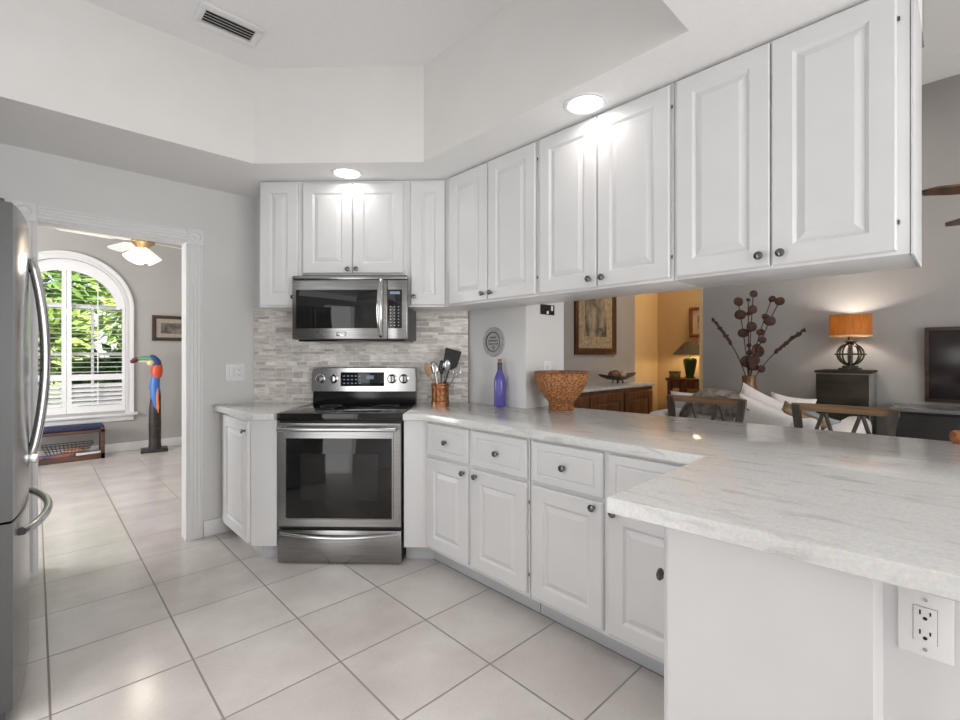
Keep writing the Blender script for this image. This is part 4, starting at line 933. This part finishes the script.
MB().tube([(0.098 * math.cos(2 * math.pi * i / 36), 0.098 * math.sin(2 * math.pi * i / 36), 0.128) for i in range(37)], 0.0065, 8).build('orb_ring', 'iron', t)
sh = MB().lathe([(0.138, 0.270), (0.138, 0.448), (0.135, 0.448), (0.135, 0.270)], 48, caps=False).build('lamp_shade', 'burlap', t)
MB().lathe([(0.1385, 0.268), (0.1405, 0.272), (0.1405, 0.278), (0.1385, 0.282)], 48, caps=False).build('hem', 'matcream', sh)
MB().blob((0, 0, 0.345), (0.03, 0.03, 0.042), 16, 10).build('bulb', glow('lamp_bulb', (1, 0.85, 0.6), 25), t)
lamp('living_lamp_bulb', 'POINT', (LX, LY, LZ + 0.365), 15, (1, 0.92, 0.82), shadow_soft_size=0.035)

# dark flat panel and the long console
M['screen'] = noisy('dark_screen', (0.018, 0.013, 0.014), (0.035, 0.026, 0.027), (3, 3, 3), 0.18)
t = thing('television', 'dark flat television panel on the wall at the right edge', 'television', (4.96, -0.32, 1.185), -90)
mb = MB(); mb.T = Matrix.Rotation(R(3), 4, 'X'); mb.box(-0.555, 0.555, -0.02, 0.012, -0.285, 0.285, 0.006); mb.build('frame', 'frame_dark', t)
mb = MB(); mb.T = Matrix.Rotation(R(3), 4, 'X'); mb.box(-0.53, 0.53, -0.0215, -0.0, -0.26, 0.26, 0.001); mb.build('screen', 'screen', t)
M['charcoal'] = noisy('charcoal_lacquer', (0.018, 0.017, 0.016), (0.028, 0.027, 0.025), (5, 5, 5), 0.55, Specular_IOR_Level=0.25)
M['greytop'] = noisy('grey_top', (0.12, 0.12, 0.125), (0.16, 0.16, 0.165), (9, 9, 9), 0.2)
t = thing('media_console', 'long charcoal console under the dark television panel', 'console', (4.55, -0.50, 0), -90)
B(-0.90, 0.90, 0.0, 0.43, 0.06, 0.85, 0.003).build('body', 'charcoal', t)
B(-0.91, 0.91, -0.015, 0.435, 0.85, 0.875, 0.004).build('top', 'greytop', t)
for k in range(4): B(-0.89 + k * 0.447, -0.89 + k * 0.447 + 0.438, -0.018, 0.0, 0.08, 0.83, 0.003).build('door', 'charcoal', t)
B(-0.86, 0.86, 0.03, 0.40, 0, 0.06).build('base', 'charcoal', t)

# floor vase with dried pods and stalks
M['vase'] = noisy('brown_glaze', (0.10, 0.042, 0.016), (0.26, 0.125, 0.05), (7, 7, 3), 0.15)
M['stalk'] = mat('dry_stalk', (0.075, 0.04, 0.022), 0.8)
M['pod'] = noisy('dried_disc', (0.032, 0.012, 0.008), (0.07, 0.028, 0.016), (30, 30, 30), 0.8)
VX, VY = 4.55, 1.335
t = thing('floor_vase', 'brown glazed vase behind the sofa holding dried stalks', 'vase', (VX, VY, 0))
MB().lathe([(0, 0), (0.10, 0), (0.12, 0.05), (0.145, 0.35), (0.14, 0.62), (0.105, 0.82), (0.062, 0.96), (0.052, 1.02), (0.058, 1.075), (0.052, 1.075), (0.045, 1.02), (0, 0.9)], 36).build('body', 'vase', t)
# each stem: (height, sideways lean along the wall, pods at fractions)  sideways + = towards the right of the photograph (-Y)
def stem(label, top, side, back, discs, spike=False):
    o = thing('dried_stem', label, 'dried flower', (VX, VY, 0.93), 0, 'dried stems in the floor vase')
    h = top - 0.93; n = 10
    pts = [Vector((back * (k / n) ** 1.5 - 0.01, -side * (k / n) ** 1.6, h * k / n)) for k in range(n + 1)]
    if spike:
        pts = [Vector((back * (k / n), -side * (0.06 * (k / n) + 0.94 * (k / n) ** 1.5), h * (1.15 * (k / n) - 0.15 * (k / n) ** 2))) for k in range(n + 1)]
    MB().tube(pts, 0.0045, 6).build('stalk', 'stalk', o)
    if spike:
        mb = MB(); q = pts[6:]
        mb.tube(q, [0.010, 0.013, 0.012, 0.010, 0.005], 8)
        for k in range(60):
            u = random.random() * 3.95; j = int(u); p = q[j].lerp(q[j + 1], u - j); mb.blob(p + Vector((random.uniform(-.012, .012), random.uniform(-.012, .012), random.uniform(-.012, .012))), (0.009, 0.009, 0.009), 6, 4)
        mb.build('seed_spike', 'pod', o)
    for fr, r_ in discs:
        u = fr * n; j = min(int(u), n - 1); p = pts[j].lerp(pts[j + 1], u - j)
        mb = MB(); a = random.uniform(-0.5, 0.5)
        mb.T = Matrix.Translation(p) @ Matrix.Rotation(R(-50) + a, 4, 'Z') @ Matrix.Rotation(random.uniform(-0.35, 0.35), 4, 'Y')
        mb.blob((0, -0.008, 0), (r_ * 0.72, 0.012, r_ * 0.72 * random.uniform(0.72, 0.98)), 14, 8, 2.2); mb.build('pod', 'pod', o)
stem('dried stalk with three pods, leaning left of the upright ones', 1.745, -0.09, 0.0, ((0.985, 0.062), (0.84, 0.064), (0.64, 0.062), (0.33, 0.085)))
stem('thin dried stalk with small buds, second from the left', 1.755, -0.02, 0.05, ((0.99, 0.026), (0.84, 0.03), (0.66, 0.026), (0.50, 0.03)))
stem('tallest dried stalk with three pods standing upright in the middle', 1.80, 0.045, -0.03, ((0.985, 0.045), (0.83, 0.055), (0.66, 0.064), (0.40, 0.035)))
stem('dried stalk with several pods right of the tallest one', 1.75, 0.17, 0.04, ((0.985, 0.045), (0.80, 0.05), (0.64, 0.05), (0.48, 0.055), (0.34, 0.078)))
stem('dried stalk with two or three pods, right-hand of the upright ones', 1.72, 0.245, -0.02, ((0.985, 0.052), (0.78, 0.062), (0.58, 0.052), (0.29, 0.07)))
stem('short dried stalk with wide flat pods low over the vase', 1.30, 0.06, 0.03, ((0.97, 0.095), (0.62, 0.06)))
stem('seed-spike stalk reaching far to the left of the vase', 1.60, -0.32, 0.02, (), True)
stem('seed-spike stalk reaching far to the right of the vase', 1.47, 0.41, 0.02, ((0.35, 0.05),), True)

# sofa with its cushions and throw
M['linen'] = noisy('cream_linen', (0.62, 0.60, 0.585), (0.68, 0.66, 0.645), (80, 80, 80), 0.9, bump=0.1)
M['whitec'] = noisy('white_cotton', (0.66, 0.63, 0.61), (0.72, 0.69, 0.67), (60, 60, 60), 0.9)
t = thing('sofa', 'cream sofa with its back to the bar', 'sofa', (3.95, 1.16, 0), 0)
mb = MB(); mb.box(-0.30, 0.55, -0.50, 0.50, 0.10, 0.42, 0.04, 3); mb.build('base', 'linen', t)
mb = MB(); mb.box(-0.34, -0.12, -0.50, 0.50, 0.30, 0.85, 0.05, 3); mb.build('backrest', 'linen', t)
for y in (-0.585, 0.585): mb = MB(); mb.box(-0.34, 0.55, y - 0.085, y + 0.085, 0.10, 0.80, 0.06, 3); mb.build('armrest', 'linen', t)
mb = MB(); mb.box(-0.115, 0.56, -0.49, 0.49, 0.425, 0.56, 0.05, 3); mb.build('seat_cushion', 'linen', t)
for x in (-0.25, 0.48):
    for y in (-0.55, 0.55): MB().cyl((x, y, 0), (x, y, 0.11), 0.022, 0.028).build('foot', 'benchwood', t)
M['plaid'] = noisy('brown_plaid', (0.10, 0.06, 0.03), (0.34, 0.25, 0.15), (4, 26, 26), 0.9)
M['bluec'] = noisy('blue_grey_stripe', (0.06, 0.10, 0.14), (0.32, 0.38, 0.42), (3, 40, 3), 0.9)
def cushion(label, loc, w_, h_, th, m, rz, rx=0, ry=0):
    o = MB().pillow(w_, h_, th).build('cushion', m, None, 70); put(o, loc, rz, rx, ry); return tag(o, label, 'cushion', 'cushions on the sofa')
cushion('cream cushion under the striped throw at the left of the sofa', (3.72, 1.43, 0.85), 0.46, 0.24, 0.15, 'whitec', -84, 0, 0)
cushion('white cushion peaking above the sofa back below the vase', (3.90, 1.06, 0.765), 0.46, 0.42, 0.15, 'whitec', -84, -8, 24)
cushion('large white cushion slumped over the middle of the sofa back', (3.645, 0.985, 0.80), 0.40, 0.26, 0.15, 'whitec', -86, -4, 20)
cushion('brown plaid cushion right of the large white cushion', (3.68, 0.79, 0.775), 0.28, 0.26, 0.12, 'plaid', -80, -8, 26)
cushion('blue and grey striped cushion leaning at the right end of the sofa', (3.90, 0.765, 0.745), 0.27, 0.27, 0.11, 'bluec', -80, -12, 24)
cushion('small white cushion standing at the far right of the sofa', (4.22, 0.955, 0.78), 0.30, 0.34, 0.13, 'whitec', -80, -8, 8)
M['throw'] = noisy('grey_striped_throw', (0.26, 0.215, 0.19), (0.52, 0.47, 0.435), (2.5, 22, 22), 0.95, lo=0.35, hi=0.62, bump=0.15)
mb = MB(); cl = [(1.56, 0.84), (1.50, 0.945), (1.42, 0.992), (1.33, 0.995), (1.25, 0.975), (1.15, 0.93), (1.08, 0.89)]
n = 10; V_ = []
for i, (y, z) in enumerate(cl):
    row = []
    for k in range(n + 1):
        u = k / n; fold = 0.010 * math.sin(u * 17 + i * 0.9) + 0.006 * math.sin(u * 31 - i)
        if u < 0.75: row.append(mb.v((3.575 + 0.01 * i * 0 + fold, y - 0.05 * u, z - 0.17 * (0.75 - u) / 0.75 - 0.0)))
        else: row.append(mb.v((3.575 + fold + (u - 0.75) * 1.0, y - 0.04, z + 0.012 * math.sin((u - 0.75) * 12))))
    V_.append(row)
for i in range(len(V_) - 1):
    for j in range(n): mb.f([V_[i][j], V_[i + 1][j], V_[i + 1][j + 1], V_[i][j + 1]])
bmesh.ops.solidify(mb.bm, geom=mb.bm.faces[:], thickness=0.008)
tag(mb.build('throw_blanket', 'throw', None, 80), 'grey and brown striped throw draped over the sofa cushions', 'blanket')

# bar stools: backs parallel to the bar, seat towards it
M['stoolwood'] = wood('weathered_wood', (0.13, 0.07, 0.032), (0.30, 0.18, 0.09), 'y', 0.5)
M['stoolgrey'] = wood('grey_washed_wood', (0.032, 0.025, 0.018), (0.075, 0.06, 0.045), 'z', 0.5)
M['seatpad'] = noisy('seat_linen', (0.40, 0.36, 0.30), (0.5, 0.45, 0.38), (60, 60, 60), 0.9)
def stool(label, y, w_=0.48):
    t = thing('bar_stool', label, 'bar stool', (3.28, y, 0), 0, 'bar stools at the counter')
    h = w_ / 2; topz = 0.965
    for s_ in (-1, 1):
        mb = MB(); mb.rings([[(x - 0.016, s_ * yy - 0.02, z), (x + 0.016, s_ * yy - 0.02, z), (x + 0.016, s_ * yy + 0.02, z), (x - 0.016, s_ * yy + 0.02, z)] for x, yy, z in ((0.02, h * 0.80, 0.0), (0.0, h * 0.80, 0.62), (0.012, h * 0.86, 0.80), (0.03, h * 0.95, topz))]); mb.build('rear_leg', 'stoolgrey', t)
        mb = MB(); mb.rings([[(x - 0.018, s_ * yy - 0.018, z), (x + 0.018, s_ * yy - 0.018, z), (x + 0.018, s_ * yy + 0.018, z), (x - 0.018, s_ * yy + 0.018, z)] for x, yy, z in ((-0.40, h * 0.82, 0.0), (-0.38, h * 0.80, 0.60))]); mb.build('front_leg', 'stoolgrey', t)
    mb = MB(); mb.rings([[(0.03 + 0.020 * (1 - u * u) + dx, u * h, topz - 0.048 + dz) for dx, dz in ((-0.014, 0.012), (0.014, 0.012), (0.016, 0.055), (-0.012, 0.055))] for u in (-1.03, -0.75, -0.5, -0.25, 0, 0.25, 0.5, 0.75, 1.03)]); mb.build('top_rail', 'stoolwood', t)
    mb = MB(); mb.box(-0.005, 0.020, -h * 0.8, h * 0.8, 0.70, 0.735, 0.003); mb.build('lower_rail', 'stoolgrey', t)
    for cy in (-0.36 * h, 0.36 * h):
        for s_ in (-1, 1): MB().tube([(0.034, cy + s_ * 0.006, topz - 0.045), (0.024, cy + s_ * 0.030, 0.84), (0.010, cy + s_ * 0.062, 0.72)], 0.0105, 8).build('slat', 'stoolgrey', t)
    mb = MB(); mb.box(-0.42, 0.02, -h * 0.86, h * 0.86, 0.60, 0.64, 0.008); mb.build('seat', 'stoolgrey', t)
    mb = MB(); mb.box(-0.41, -0.03, -h * 0.80, h * 0.80, 0.64, 0.675, 0.014, 3); mb.build('seat_pad', 'seatpad', t)
    for x0, x1 in ((-0.39, -0.36),): MB().box(x0, x1, -h * 0.8, h * 0.8, 0.20, 0.235, 0.003).build('footrest', 'stoolgrey', t)
stool('wooden bar stool in front of the cream sofa, left of the white cushions', 1.245, 0.50)
stool('wooden bar stool in front of the dark chest with the lit lamp', 0.495, 0.47)

# living-room ceiling fan
M['fanwood'] = wood('fan_blade_wood', (0.07, 0.03, 0.015), (0.15, 0.075, 0.035), 'x', 0.35)
t = thing('ceiling_fan', 'brown wooden blades of a ceiling fan at the right edge', 'ceiling fan', (3.45, -0.50, 2.035))
MB().cyl((0, 0, 0.05), (0, 0, 1.32), 0.013).build('rod', 'iron', t)
MB().lathe([(0, 1.323), (0.07, 1.323), (0.06, 1.265), (0.02, 1.245)], 24).build('canopy', 'iron', t)
MB().lathe([(0, 0.07), (0.07, 0.06), (0.11, 0.02), (0.11, -0.03), (0.07, -0.07), (0, -0.08)], 32).build('motor', 'iron', t)
for k in range(5):
    a = R(50 + 72 * k)
    mb = MB(); mb.T = Matrix.Rotation(a, 4, 'Z') @ Matrix.Rotation(R(3), 4, 'X')
    out = [(0.10, -0.02), (0.22, -0.03), (0.30, -0.055), (0.62, -0.062), (0.74, -0.045), (0.78, 0.0), (0.74, 0.045), (0.62, 0.062), (0.30, 0.055), (0.22, 0.03), (0.10, 0.02)]
    mb.prism(out, -0.005, 0.004); mb.build('blade', 'fanwood', t)
lamp('living_ceiling_fill', 'AREA', (3.6, 0.4, 3.3), 14, (1, 0.95, 0.88), (0, 0, 0), shape='DISK', size=0.6)  # added overhead fill for the living room, out of view
